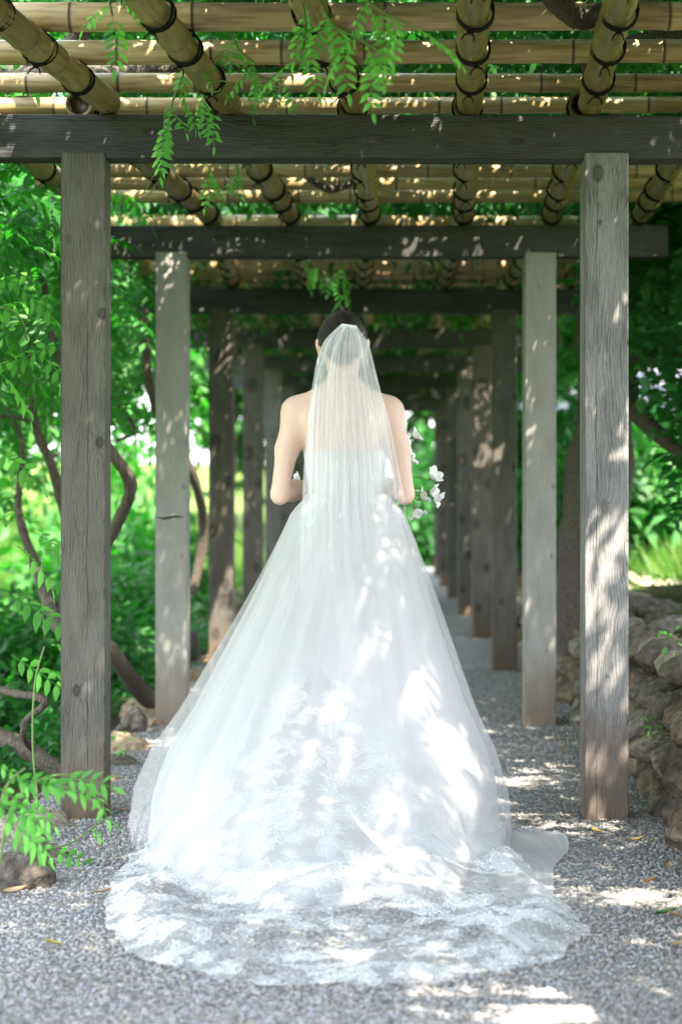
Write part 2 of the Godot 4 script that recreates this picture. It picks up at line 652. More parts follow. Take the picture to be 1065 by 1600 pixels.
func ground_h(x: float, d: float) -> float:
	var y := 0.0
	y += 0.46 * smoothstep(1.02, 1.2, x) + 0.05 * maxf(0.0, x - 1.2) + 0.03 * maxf(0.0, d - 13.0) * smoothstep(1.2, 3.0, x)
	y -= 0.4 * smoothstep(-1.25, -2.6, x)
	y += 0.028 * maxf(0.0, d - 15.0) * smoothstep(-1.6, -4.0, x)
	var wild := smoothstep(0.15, 1.0, absf(x + 0.1) - 1.15)
	y += wild * (0.07 * noise_a.get_noise_2d(x * 40.0, d * 40.0) + 0.25 * noise_a.get_noise_2d(x * 8.0 + 70.0, d * 8.0))
	return minf(y, 6.0)

func build_ground() -> void:
	var mb := MB.new()
	var xs := []
	for i in 71:
		var t := (i - 35) / 35.0
		xs.append(signf(t) * (absf(t) * 3.2 + pow(absf(t), 5.0) * 120.0) - 0.02)
	var ds := []
	for i in 91:
		var t := i / 90.0
		ds.append(-6.0 + t * 34.0 + pow(t, 6.0) * 150.0)
	for x in xs:
		for d in ds:
			var y := ground_h(x, d)
			var n1 := noise_a.get_noise_2d(x * 25.0, d * 25.0)
			var soil := Color(0.12, 0.085, 0.055)
			var grass := Color(0.14, 0.25, 0.045).lerp(Color(0.24, 0.30, 0.08), clampf(n1 + 0.5, 0, 1))
			var moss := Color(0.085, 0.10, 0.025).lerp(Color(0.14, 0.085, 0.05), clampf(0.45 + n1 * 1.4, 0, 1))
			var c := soil.lerp(grass, smoothstep(1.2, 2.6, absf(x + 0.1)))
			if x > 1.0 and x < 4.0 and d < 14.0:
				c = moss.lerp(grass, smoothstep(2.0, 4.0, x))
			mb.addc(Vector3(x, y, -d), c, Vector2(x, d))
	mb.grid_faces(0, 70, 90, true)
	tag(part("ground", mb.mesh(), M.earth, self), "uneven garden ground of grass, moss and soil either side of the path", "ground", "", "structure")
	# the gravel path
	var pb := MB.new()
	for i in 41:
		for j in 141:
			var d := -3.0 + j * 0.25
			var x := lerpf(-1.22, 1.0, i / 40.0) + (0.05 * noise_a.get_noise_2d(d * 30.0, i) if i == 0 or i == 40 else 0.0)
			pb.add(Vector3(x, 0.004 + 0.012 * noise_a.get_noise_2d(x * 60.0, d * 60.0) + 0.012, -d), Vector2(x, d))
	pb.grid_faces(0, 40, 140, true)
	var path := part("gravel_path", pb.mesh(), M.gravel, self)
	tag(path, "grey gravel path running straight under the pergola", "path", "", "structure")
	var sb := MB.new()
	for i in 25:
		for j in 9:
			var x := 1.75 + i * 0.3
			var d := 12.4 + 0.3 * j + 0.25 * sin(x * 1.3)
			sb.add(Vector3(x, ground_h(x, d) + 0.02, -d), Vector2(x, d))
	sb.grid_faces(0, 24, 8, true)
	tag(part("sandy_path", sb.mesh(), M.sand, self), "pale sandy path crossing the terrace behind the stone wall", "path", "", "structure")
	# loose stones on it
	var xf := []
	var cs := []
	for i in 150000:
		var d := 3.7 + 9.0 * pow(rng.randf(), 1.9)
		var x := rnd(-1.25, 1.02)
		var s := rnd(0.0028, 0.0074)
		var y := 0.016 + 0.012 * noise_a.get_noise_2d(x * 60.0, d * 60.0)
		var b := Basis(rvec(), rnd(0, TAU)).scaled(Vector3(s * rnd(0.8, 1.3), s * rnd(0.6, 0.9), s))
		xf.append(Transform3D(b, Vector3(x, y + s * 0.25, -d)))
		var k := pow(rng.randf(), 1.5)
		var g := lerpf(0.16, 0.42, k)
		var w := rnd(-1, 1)
		cs.append(Color(g * (1.04 + 0.10 * w), g, g * (0.98 - 0.12 * w)))
	var st := multi("gravel", rock_mesh(90, 0, 0.4), M.stone_v, self, xf, cs)
	tag(st, "loose grey and tan gravel stones covering the path", "gravel", "", "stuff")

# ---------------------------------------------------------------- pergola
func bamboo(ln: float, r0: float, r1: float, sd: int, olive: float) -> ArrayMesh:
	# a cane along +Z with swollen joints
	var r := RandomNumberGenerator.new()
	r.seed = sd
	var pts := []
	var rad := []
	var cols := []
	var z := 0.0
	var nxt := r.randf_range(0.08, 0.3)
	var base := Color(0.64, 0.47, 0.275).lerp(Color(0.37, 0.305, 0.13), olive)
	var ring := Color(0.12, 0.085, 0.05)
	var prof := [[-0.05, 1.0, 0], [-0.014, 1.02, 0], [-0.006, 1.07, 0], [-0.0022, 1.055, 1], [0.0022, 1.055, 1], [0.008, 1.045, 2], [0.03, 1.0, 2]]
	pts.append(0.0); rad.append(1.0); cols.append(base)
	var tone := base
	while nxt < ln - 0.06:
		for p in prof:
			if nxt + p[0] <= pts[-1]:
				continue
			pts.append(nxt + p[0])
			rad.append(p[1])
			if p[2] == 2 and p[0] < 0.01:
				tone = base * r.randf_range(0.75, 1.2)
				tone = tone.lerp(Color(0.34, 0.19, 0.08), r.randf_range(0.0, 0.25))
			cols.append(ring if p[2] == 1 else (tone.lerp(Color(0.55, 0.47, 0.34), 0.35) if p[0] == 0.008 else tone))
		nxt += r.randf_range(0.22, 0.36)
	pts.append(ln); rad.append(1.0); cols.append(tone)
	var mb := MB.new()
	var sides := 14
	var bend := r.randf_range(-0.012, 0.012)
	for i in pts.size():
		var t: float = pts[i] / ln
		var rr: float = lerpf(r0, r1, t) * rad[i]
		var off := Vector3(bend * sin(PI * t), bend * 0.6 * sin(PI * t + 0.5), 0)
		for k in sides + 1:
			var a := TAU * k / sides
			mb.addc(Vector3(cos(a), sin(a), 0) * rr + off + Vector3(0, 0, pts[i]), cols[i], Vector2(float(k) / sides, pts[i]))
	mb.grid_faces(0, pts.size() - 1, sides, true)
	# cut ends: a rim and a hollow
	for e in [0, 1]:
		var zc := 0.0 if e == 0 else ln
		var rr := r0 if e == 0 else r1
		var s := -1.0 if e == 0 else 1.0
		var o := mb.v.size()
		for k in sides + 1:
			var a := TAU * k / sides
			var q := Vector3(cos(a), sin(a), 0)
			mb.addc(q * rr + Vector3(0, 0, zc), base); mb.addc(q * rr * 0.8 + Vector3(0, 0, zc + 0.002 * s), base); mb.addc(q * rr * 0.72 + Vector3(0, 0, zc - 0.03 * s), ring)
			mb.addc(Vector3(0, 0, zc - 0.03 * s), ring)
		for k in sides:
			for j in 3:
				var a := o + k * 4 + j
				if e == 0:
					mb.tri(a, a + 4, a + 1); mb.tri(a + 1, a + 4, a + 5)
				else:
					mb.tri(a, a + 1, a + 4); mb.tri(a + 1, a + 5, a + 4)
	return mb.mesh()

func cord_mesh(sd: int) -> ArrayMesh:
	# black twine wound twice round a cane of radius 1 along Z, knotted below with two loose ends
	var r := RandomNumberGenerator.new()
	r.seed = sd
	var mb := MB.new()
	for s in [-1.0, 1.0]:
		for w in 2:
			var pts := []
			var rs := []
			for k in 17:
				var a := TAU * k / 16.0 - PI * 0.5
				pts.append(Vector3(cos(a) * 1.05, sin(a) * 1.05, s * (0.10 + 0.14 * w) + s * 0.55 * (0.5 + 0.5 * sin(a)) + 0.04 * sin(a * 3.0)))
				rs.append(0.075)
			tube(mb, pts, rs, 5, 1.0, false)
	var kp := Vector3(0.08, -1.12, 0)
	tube(mb, [kp + Vector3(-0.2, 0.05, 0.1), kp + Vector3(0, -0.06, 0), kp + Vector3(0.2, 0.05, -0.05)], [0.08, 0.16, 0.08], 6)
	for s in [-1.0, 1.0]:
		var e := Vector3(s * r.randf_range(0.2, 0.5), -r.randf_range(0.4, 0.8), r.randf_range(-0.3, 0.3))
		tube(mb, [kp, kp + e * 0.5 + Vector3(s * 0.1, 0, 0), kp + e], [0.07, 0.055, 0.045], 5)
	return mb.mesh()

func rafter_x(bay: int) -> Array:
	# [near, far] for each cane of the bay that ends at FRAMES[bay]
	if bay == 2:
		return [[-1.62, -1.36], [-1.24, -0.93], [-0.75, -0.525], [-0.33, -0.096], [0.20, 0.289], [0.58, 0.696], [1.0, 1.1]]
	if bay == 3:
		return [[-1.40, -1.36], [-1.03, -0.816], [-0.57, -0.438], [-0.11, -0.066], [0.28, 0.378], [0.67, 0.79], [1.09, 1.21]]
	var out := []
	for i in 7:
		var x := -1.36 + i * 0.425 + 0.05 * sin(i * 2.3 + bay)
		var was: float = [-1.36, -0.816, -0.438, -0.066, 0.378, 0.79, 1.21][i] if bay == 4 else -1.36 + i * 0.425 + 0.05 * sin(i * 2.3 + bay - 1)
		out.append([was, x])
	return out

func build_pergola() -> void:
	var pg := thing("pergola", "long weathered timber pergola roofed with lashed bamboo poles over the gravel path", "pergola")
	var variants := [
		wood_maps(11, [[0.16, 0.124, 0.09, 0.45], [0.92, 0.230, 0.11, 0.95], [0.87, 0.413, 0.11, 0.95], [0.36, 0.766, 0.11, 0.95]], 0.60, Color(0.05, 0.047, 0.04), Color(0.165, 0.154, 0.132), Color(0.165, 0.105, 0.066), 0.86),
		wood_maps(23, [[0.30, 0.03, 0.16, 0.9], [0.45, 0.505, 0.12, 0.45], [0.35, 0.10, 0.05, 0.9]], 0.28, Color(0.04, 0.04, 0.04), Color(0.29, 0.283, 0.272), Color(0.20, 0.13, 0.085), 0.80),
		wood_maps(37, [[0.90, 0.47, 0.07, 0.6], [0.85, 0.61, 0.07, 0.5], [0.7, 0.8, 0.05, 0.6]], 1.5, Color(0.21, 0.20, 0.185), Color(0.34, 0.325, 0.295), Color(0.24, 0.155, 0.10), 0.83, 128, 768),
		wood_maps(51, [[0.5, 0.13, 0.3, 0.95], [0.3, 0.35, 0.3, 0.95], [0.8, 0.45, 0.2, 0.95], [0.2, 0.58, 0.2, 0.9], [0.7, 0.72, 0.2, 0.95], [0.3, 0.85, 0.2, 0.9]], 0.4, Color(0.055, 0.05, 0.042), Color(0.135, 0.12, 0.10), Color(0.18, 0.115, 0.075), 0.86, 128, 768)]
	var post_mats := []
	for v in variants:
		post_mats.append(wood_mat(v, Color(1, 1, 1)))
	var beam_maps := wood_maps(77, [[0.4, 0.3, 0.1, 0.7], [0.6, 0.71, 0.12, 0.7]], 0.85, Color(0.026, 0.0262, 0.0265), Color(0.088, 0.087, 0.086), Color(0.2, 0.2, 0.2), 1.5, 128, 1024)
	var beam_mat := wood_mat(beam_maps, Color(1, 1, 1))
	var pm := []
	for s in 4:
		var mb := MB.new()
		bevel_box(mb, Vector3(0.148, 2.351, 0.148), 0.005, Vector3(0, 1.0755, 0), 1)
		pm.append(mb.mesh())
	var bb := MB.new()
	bevel_box(bb, Vector3(2.98, 0.150, 0.10), 0.005, Vector3.ZERO, 0)
	var beam_mesh := bb.mesh()
	var crack := MB.new()
	tube(crack, [Vector3(-0.074, 0, 0), Vector3(-0.03, -0.006, 0), Vector3(0.02, 0.004, 0), Vector3(0.06, 0.001, 0)], [0.002, 0.0055, 0.006, 0.003], 6)
	for k in FRAMES.size():
		var d: float = FRAMES[k]
		for s in 2:
			var mi: int = [[0, 1], [2, 2], [0, 1], [2, 2], [3, 0], [3, 3], [0, 3], [3, 0], [3, 3], [0, 3]][k][s]
			var x: float = (XL if s == 0 else XR) + (rnd(-0.008, 0.008) if k != 2 else 0.0)
			var po := part("post", pm[0], post_mats[mi], pg, Transform3D(Basis(Vector3.UP, rnd(-0.02, 0.02)), Vector3(x, 0.0, -d - 0.074)))
			if k == 3 and s == 0:
				part("crack", crack.mesh(), M.cord, po, Transform3D(Basis(), Vector3(0, 1.0, 0.0725)))
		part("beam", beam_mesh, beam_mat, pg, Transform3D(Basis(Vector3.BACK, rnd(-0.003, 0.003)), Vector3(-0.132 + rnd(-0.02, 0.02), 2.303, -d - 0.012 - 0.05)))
	# bamboo: rafters along the path on the beams, cross poles lashed over them
	var poles := [-0.75, -0.3, 0.15, 0.55, 0.95, 1.4, 1.85, 2.3, 2.75, 3.2, 3.62, 4.05, 4.45, 4.85, 5.26, 5.68, 6.10, 6.56, 6.90, 7.32, 7.78, 8.29, 8.62, 9.0]
	var d2 := 9.95
	while d2 < 25.9:
		poles.append(d2)
		d2 += 0.44
	var pr := {5.68: 0.044, 6.10: 0.040, 6.56: 0.034, 6.90: 0.031, 8.29: 0.030, 8.62: 0.032, 9.0: 0.034}
	for i in poles.size():
		var d: float = poles[i]
		var r: float = pr.get(d, rnd(0.031, 0.042))
		var x0 := -1.62 + rnd(-0.1, 0.12)
		var x1 := 1.36 + rnd(-0.08, 0.12)
		if d < 7.0: x0 = -2.0; x1 = 1.5
		var m := bamboo(x1 - x0, r, r * 0.9, 300 + i, clampf(rnd(-0.2, 0.75), 0.0, 1.0))
		part("bamboo_cross_pole", m, M.bamboo, pg, Transform3D(Basis(Vector3.UP, PI / 2 + rnd(-0.006, 0.006)), Vector3(x0, 2.474 + r, -d)))
	var ties := [cord_mesh(1), cord_mesh(2), cord_mesh(3)]
	for bay in range(1, FRAMES.size()):
		var n: float = FRAMES[bay - 1] + 0.066
		var f: float = FRAMES[bay] + 0.06
		var idx := 0
		for xx in rafter_x(bay):
			var a := Vector3(xx[0], 2.425, -n)
			var b := Vector3(xx[1], 2.425, -f)
			var m := bamboo((b - a).length(), 0.047, 0.044, 500 + bay * 10 + idx, clampf(0.3 + 0.12 * idx + rnd(-0.2, 0.25), 0.0, 1.1) if bay < 5 else 0.8)
			var bs := Basis.looking_at((a - b).normalized(), Vector3.UP)
			var o := part("bamboo_rafter", m, M.bamboo_dark, pg, Transform3D(bs, a))
			if bay >= 2 and bay <= 4:
				for d in poles:
					if d > n + 0.05 and d < f - 0.05:
						var t: float = (d - n) / (f - n)
						part("cord_tie", ties[rng.randi() % 3], M.cord, o, Transform3D(Basis(Vector3.BACK, rnd(-0.25, 0.25)).scaled(Vector3(0.047, 0.047, 0.047) * rnd(0.98, 1.03)), Vector3(0, 0, t * (b - a).length())))
			idx += 1

# ---------------------------------------------------------------- walls and rocks
func build_wall() -> void:
	var w := thing("stone_wall", "low dry stone retaining wall of rounded brown boulders right of the path", "wall", Vector3(1.0, 0, -8.0))
	var ms := []
	for i in 12:
		ms.append(rock_mesh(200 + i, 2, 0.26))
	var mm := []
	for c in [Color(0.155, 0.135, 0.11), Color(0.22, 0.205, 0.18), Color(0.11, 0.10, 0.09), Color(0.19, 0.183, 0.17), Color(0.14, 0.112, 0.086)]:
		mm.append(rock_mat(c))
	for row in 4:
		var d := 4.0 + row * 0.13
		while d < 16.0:
			var big := rnd(0.075, 0.15) * (1.0 if row > 0 else 1.15)
			var x: float = [0.97, 0.995, 1.045, 1.13][row] + rnd(-0.035, 0.035) + big * 0.35 + 0.012 * (d - 6.0) * 0.5
			var y: float = [0.04, 0.17, 0.305, 0.43][row] + rnd(-0.025, 0.025)
			var b := Basis(Vector3.UP, rnd(0, TAU)) * Basis(Vector3.RIGHT, rnd(-0.5, 0.5))
			var s := Vector3(big * rnd(0.95, 1.15), rnd(0.07, 0.092), big * rnd(0.95, 1.15))
			part("stone", ms[rng.randi() % 12], mm[rng.randi() % 5], w, Transform3D(Basis(Vector3.RIGHT, rnd(-0.35, 0.35)) * Basis.from_scale(s) * b, Vector3(x, y, -d) - w.position))
			d += big * rnd(1.72, 1.95)
	# a broken capping course set back
	var d := 4.1
	while d < 14.0:
		var big := rnd(0.12, 0.22)
		part("stone", ms[rng.randi() % 12], mm[rng.randi() % 5], w, Transform3D(Basis.from_scale(Vector3(big, 0.08, big)) * Basis(Vector3.UP, rnd(0, TAU)), Vector3(1.36 + rnd(-0.06, 0.12), 0.475 + rnd(-0.03, 0.02), -d) - w.position))
		d += rnd(0.3, 0.6)
	var core := MB.new()
	bevel_box(core, Vector3(0.2, 0.55, 13.0), 0.02, Vector3(0.28, 0.14, -2.0), 2)
	part("earth_core", core.mesh(), M.soil, w)

func rock_mat(c: Color) -> StandardMaterial3D:
	var m: StandardMaterial3D = M.rock.duplicate()
	m.albedo_color = c.linear_to_srgb() * 2.0
	return m

func build_rocks() -> void:
	var spots := [
		[14, 1390, 5.35, 0.14, "large dark rounded rock at the left edge, nearest of the path edging"],
		[66, 1352, 5.75, 0.09, "dark square-shouldered rock beside the near left edge of the gravel"],
		[58, 1300, 6.3, 0.11, "pale grey slanting rock just left of the foot of the front left post"],
		[22, 1300, 6.05, 0.13, "pale grey rock half buried in plants left of the front left post"],
		[190, 1250, 7.0, 0.05, "small brown rock just behind the front left post"],
		[190, 1198, 7.75, 0.085, "dark low rock with a flat face in the left path edging behind the front post"],
		[180, 1166, 8.2, 0.13, "light tan block of rock behind the front left post"],
		[212, 1140, 8.8, 0.07, "upright dark splinter of rock near the second left post"],
		[230, 1115, 9.5, 0.15, "broad pale boulder beside the foot of the second left post"],
		[178, 1225, 7.35, 0.055, "smallest brown stone wedged between path and plants on the left"],
		[308, 1062, 11.3, 0.12, "brown boulder at the foot of the third left post"],
		[240, 1130, 9.1, 0.09, "warm tan stone lying on the gravel between the front and second left posts"],
		[270, 1085, 10.4, 0.11, "grey stone just past the second left post"],
		[330, 1040, 12.4, 0.10, "dull brown stone behind the third left post"]]
	var i := 0
	for s in spots:
		var p := W(s[0], s[1], s[2])
		p.y = s[3] * 0.25 - (0.02 if i != 7 else -0.03)
		var o := part("rock", rock_mesh(400 + i * 3, 2, 0.35), rock_mat([Color(0.11, 0.10, 0.095), Color(0.13, 0.115, 0.10), Color(0.30, 0.275, 0.25), Color(0.27, 0.255, 0.235), Color(0.2, 0.15, 0.11), Color(0.13, 0.12, 0.11), Color(0.36, 0.30, 0.23), Color(0.12, 0.115, 0.11), Color(0.33, 0.28, 0.225), Color(0.24, 0.18, 0.13), Color(0.25, 0.2, 0.15), Color(0.34, 0.26, 0.2), Color(0.28, 0.26, 0.23), Color(0.22, 0.17, 0.13)][i]), self)
		var k: float = s[3]
		o.transform = Transform3D(Basis.from_scale(Vector3(k, k * (0.72 if i != 7 else 1.3), k)) * Basis(Vector3.UP, i * 1.3), p)
		tag(o, s[4], "rock", "rocks edging the left of the path")
		i += 1

# ---------------------------------------------------------------- wisteria
func build_wisteria() -> void:
	var leafs := [compound_leaf(1, 5, 0.23, 0.062), compound_leaf(2, 4, 0.19, 0.058), compound_leaf(3, 6, 0.27, 0.064)]
	var v := thing("wisteria_vine", "green wisteria canopy twining over the bamboo roof of the pergola", "vine")
	# woody stems lying on the poles
	for s in 9:
		var mb := MB.new()
		var ctrl := []
		var d := rnd(0.8, 3.0) + s * 2.4
		var x := rnd(-1.4, 1.2)
		for k in 8:
			ctrl.append([Vector3(x, 2.60 + rnd(-0.02, 0.09), -d), 0.032 - 0.002 * k])
			d += rnd(0.25, 0.7)
			x += rnd(-0.45, 0.45)
		bark_tube(mb, ctrl, 6, 8)
		part("stem", mb.mesh(), M.bark, v)
	limb("stem", M.bark, v, [[W(830, -40, 5.3), 0.03], [W(880, 12, 5.45), 0.034], [W(915, 30, 5.6), 0.03], [W(1000, -5, 5.75), 0.028], [W(1080, -40, 5.9), 0.024]], 8, 9)
	limb("stem", M.bark, v, [[W(470, 268, 8.5), 0.016], [W(520, 296, 8.5), 0.017], [W(590, 262, 8.6), 0.016], [W(650, 255, 8.8), 0.014]], 8, 8)
	limb("stem", M.bark, v, [[W(60, 120, 6.9), 0.03], [W(220, 110, 7.0), 0.03], [W(330, 100, 7.1), 0.028], [W(470, 95, 7.3), 0.02]], 8, 8)
	for k in 3:
		var xf := []
		var cs := []
		for i in 15000:
			var d := rnd(-1.2, 26.5)
			var x := rnd(-1.5, 2.35)
			var y := 2.86 + 0.45 * rng.randf()
			if (d > 6.5 and d < 9.3 and rng.randf() < (0.28 - 0.08 * x if d > 7.2 and d < 8.8 else 0.42 - 0.3 * x)):
				continue
			if d > 9.3 and d < 12.2:
				y = 2.72 + 0.4 * rng.randf()
				if rng.randf() < 0.25 or noise_a.get_noise_2d(x * 80.0 + 300.0, d * 80.0) < -0.3:
					continue
			elif d >= 12.2:
				y = 2.6 + 0.5 * rng.randf()
			var p := Vector3(x, y, -d)
			if noise_a.get_noise_2d(x * 55.0, d * 55.0) < -0.55 or in_hole(p):
				continue
			if d > 4.2 and d < 7.0 and x < -1.05 + 0.4 * noise_a.get_noise_1d(d * 90.0):
				continue
			xf.append(leaf_xf(p, 1.1))
			cs.append(green(0.95, 0.18))
		tag(multi("foliage", leafs[k], M.leaf, v, xf, cs), "", "", "", "stuff")
	# sprays that hang below the poles, leaf by leaf
	var sprays := [
		[[W(300, 78, 5.9), W(285, 120, 5.85), W(268, 165, 5.8), W(262, 205, 5.78)], 8],
		[[W(330, 120, 6.2), W(318, 150, 6.1), W(330, 172, 6.0)], 4],
		[[W(360, 40, 5.7), W(372, 75, 5.65), W(400, 100, 5.6)], 5],
		[[W(500, 0, 4.9), W(520, 38, 4.8), W(560, 60, 4.75), W(600, 85, 4.7)], 8],
		[[W(470, -10, 5.0), W(478, 40, 4.95), W(470, 90, 4.9)], 5],
		[[W(560, -10, 4.7), W(600, 20, 4.6), W(640, 40, 4.55)], 6],
		[[W(170, -15, 5.0), W(172, 5, 5.0), W(176, 25, 5.0)], 3],
		[[W(385, 105, 6.4), W(410, 120, 6.4), W(440, 128, 6.4)], 4],
		[[W(365, 250, 7.5), W(372, 270, 7.4), W(366, 285, 7.4)], 3],
		[[W(318, 255, 7.2), W(322, 262, 7.2), W(326, 270, 7.2)], 2],
		[[W(530, 400, 9.6), W(535, 430, 9.6), W(540, 460, 9.6)], 5],
		[[W(470, 400, 10.2), W(500, 420, 10.2), W(520, 440, 10.2)], 4]]
	for s in sprays:
		var q := []
		for p in s[0]:
			q.append([p, 0.0035])
		var sm := MB.new()
		var path := smooth_path(q, 5)
		tube(sm, path[0], path[1], 5)
		var sp := part("leaf_spray", sm.mesh(), M.green_stem, v)
		var n: int = s[1]
		for i in n:
			var p: Vector3 = path[0][int(lerpf(1, path[0].size() - 1, float(i) / maxf(1, n - 1)))]
			var o := part("leaf", leafs[(i + n) % 3], M.leaves[rng.randi() % 5], sp)
			o.transform = Transform3D((Basis(Vector3.UP, i * 2.4 + rnd(-0.5, 0.5)) * Basis(Vector3.BACK, rnd(-1.15, -0.35))).scaled(Vector3.ONE * rnd(0.42, 0.58)), p)
	# curling green tendrils
	var loop := []
	for k in 14:
		var a := k * 0.62
		loop.append([W(330 + 14.0 * cos(a) + k * 1.6, 138 + 7.0 * sin(a) - k * 0.6, 5.7), 0.0025])
	limb("tendril", M.green_stem, v, loop, 4, 5, 0.0)
	limb("tendril", M.green_stem, v, [[W(240, 275, 6.6), 0.0022], [W(225, 300, 6.6), 0.0022], [W(212, 312, 6.6), 0.002], [W(222, 335, 6.6), 0.0015]], 6, 5, 0.0)
	limb("tendril", M.green_stem, v, [[W(250, 278, 6.6), 0.002], [W(232, 305, 6.6), 0.002], [W(206, 318, 6.6), 0.002]], 6, 5, 0.0)

	# the vine that climbs on the left, with its twisted trunk
	var l := thing("wisteria_vine", "twisted wisteria trunk with trailing leaves left of the pergola posts", "vine", Vector3(-1.6, 0, -8.4))
	var off := -l.position
	limb("trunk", M.bark, l, [[W(262, 1120, 9.6) + off, 0.048], [W(215, 1075, 9.3) + off, 0.043], [W(165, 1010, 9.0) + off, 0.04], [W(100, 985, 9.0) + off, 0.04], [W(62, 900, 9.2) + off, 0.03], [W(30, 800, 9.3) + off, 0.02], [W(34, 690, 9.4) + off, 0.012], [W(-10, 600, 9.5) + off, 0.008]], 8, 11)
	limb("branch", M.bark, l, [[W(150, 880, 8.2) + off, 0.022], [W(185, 815, 8.0) + off, 0.026], [W(204, 757, 7.8) + off, 0.026], [W(172, 705, 7.7) + off, 0.024], [W(120, 640, 7.8) + off, 0.02], [W(80, 520, 8.0) + off, 0.016]], 8, 10)
	limb("branch", M.bark, l, [[W(-30, 1140, 7.6) + off, 0.04], [W(30, 1165, 7.4) + off, 0.036], [W(90, 1205, 7.3) + off, 0.036], [W(140, 1250, 7.3) + off, 0.04]], 8, 10)
	limb("branch", M.bark, l, [[W(-20, 1070, 6.8) + off, 0.016], [W(20, 1083, 6.7) + off, 0.015], [W(62, 1090, 6.6) + off, 0.015], [W(68, 1103, 6.6) + off, 0.013], [W(42, 1125, 6.65) + off, 0.012], [W(38, 1150, 6.7) + off, 0.013], [W(52, 1172, 7.0) + off, 0.012]], 8, 8)
	limb("branch", M.bark, l, [[W(50, 630, 9.0) + off, 0.022], [W(60, 680, 9.0) + off, 0.022], [W(85, 740, 9.0) + off, 0.024], [W(110, 860, 9.2) + off, 0.026], [W(95, 985, 9.0) + off, 0.03]], 8, 8)
	limb("branch", M.bark, l, [[W(55, 660, 9.0) + off, 0.012], [W(10, 650, 9.0) + off, 0.011], [W(-30, 660, 9.0) + off, 0.01]], 6, 7)
	limb("branch", M.bark, l, [[W(60, 690, 9.0) + off, 0.016], [W(45, 560, 9.1) + off, 0.018], [W(70, 450, 9.2) + off, 0.016], [W(20, 400, 9.2) + off, 0.014], [W(-40, 430, 9.2) + off, 0.014]], 8, 7)
	limb("branch", M.bark, l, [[W(300, 930, 11.5) + off, 0.03], [W(318, 830, 11.5) + off, 0.032], [W(300, 740, 11.2) + off, 0.03], [W(238, 620, 11.0) + off, 0.026], [W(225, 480, 11.0) + off, 0.03]], 8, 8)
	limb("branch", M.bark, l, [[W(175, 620, 9.5) + off, 0.008], [W(210, 670, 9.5) + off, 0.01], [W(180, 690, 9.5) + off, 0.008]], 8, 6)
	for k in 3:
		var xf := []
		var cs := []
		for i in 1500:
			var d := 5.4 + 8.0 * rng.randf()
			var x := -1.25 - 1.9 * pow(rng.randf(), 0.8)
			var y := 2.75 - 1.15 * pow(rng.randf(), 1.5) - (0.7 * rng.randf() if noise_a.get_noise_2d(d * 60.0, x * 60.0) > 0.42 else 0.0)
			if d < 6.6 and x > -1.5:
				continue
			var p := Vector3(x, y, -d)
			if in_hole(p):
				continue
			xf.append(leaf_xf(p + off, 1.05))
			cs.append(green(1.2, 0.28))
		tag(multi("foliage", leafs[k], M.leaf, l, xf, cs), "", "", "", "stuff")
	# nearer leaves one can pick out
	for q in [[20, 300, 6.9], [40, 380, 7.0], [10, 430, 6.8], [60, 350, 7.1], [30, 560, 6.7], [0, 580, 6.5], [70, 555, 6.8], [100, 530, 7.1], [15, 800, 7.0], [50, 830, 7.2], [0, 860, 6.8], [75, 1000, 7.0], [20, 1020, 6.6], [55, 1045, 6.9], [-5, 700, 7.0], [60, 430, 7.0], [5, 340, 6.7], [28, 850, 6.9], [66, 900, 7.2], [10, 930, 6.7], [70, 300, 7.2], [45, 470, 7.0]]:
		var o := part("leaf", leafs[rng.randi() % 3], M.leaves[rng.randi() % 5], l)
		o.transform = Transform3D((Basis(Vector3.UP, rnd(-1.0, 1.0) + (PI if rng.randf() < 0.4 else 0.0)) * Basis(Vector3.BACK, rnd(-0.7, -0.05)) * Basis(Vector3.RIGHT, rnd(0.2, 0.8))).scaled(Vector3.ONE * rnd(0.9, 1.15)), W(q[0], q[1], q[2]) + off)
	limb("tendril", M.green_stem, l, [[W(-10, 482, 6.6) + off, 0.003], [W(15, 483, 6.6) + off, 0.003], [W(36, 502, 6.6) + off, 0.0028], [W(43, 530, 6.6) + off, 0.002]], 8, 5, 0.0)
	limb("tendril", M.green_stem, l, [[W(70, 1010, 6.5) + off, 0.003], [W(55, 1070, 6.45) + off, 0.004], [W(52, 1170, 6.4) + off, 0.004], [W(62, 1275, 6.35) + off, 0.004]], 8, 5, 0.0)
	limb("tendril", M.green_stem, l, [[W(70, 1000, 6.6) + off, 0.0016], [W(67, 940, 6.6) + off, 0.0016], [W(70, 925, 6.6) + off, 0.001]], 8, 5, 0.0)

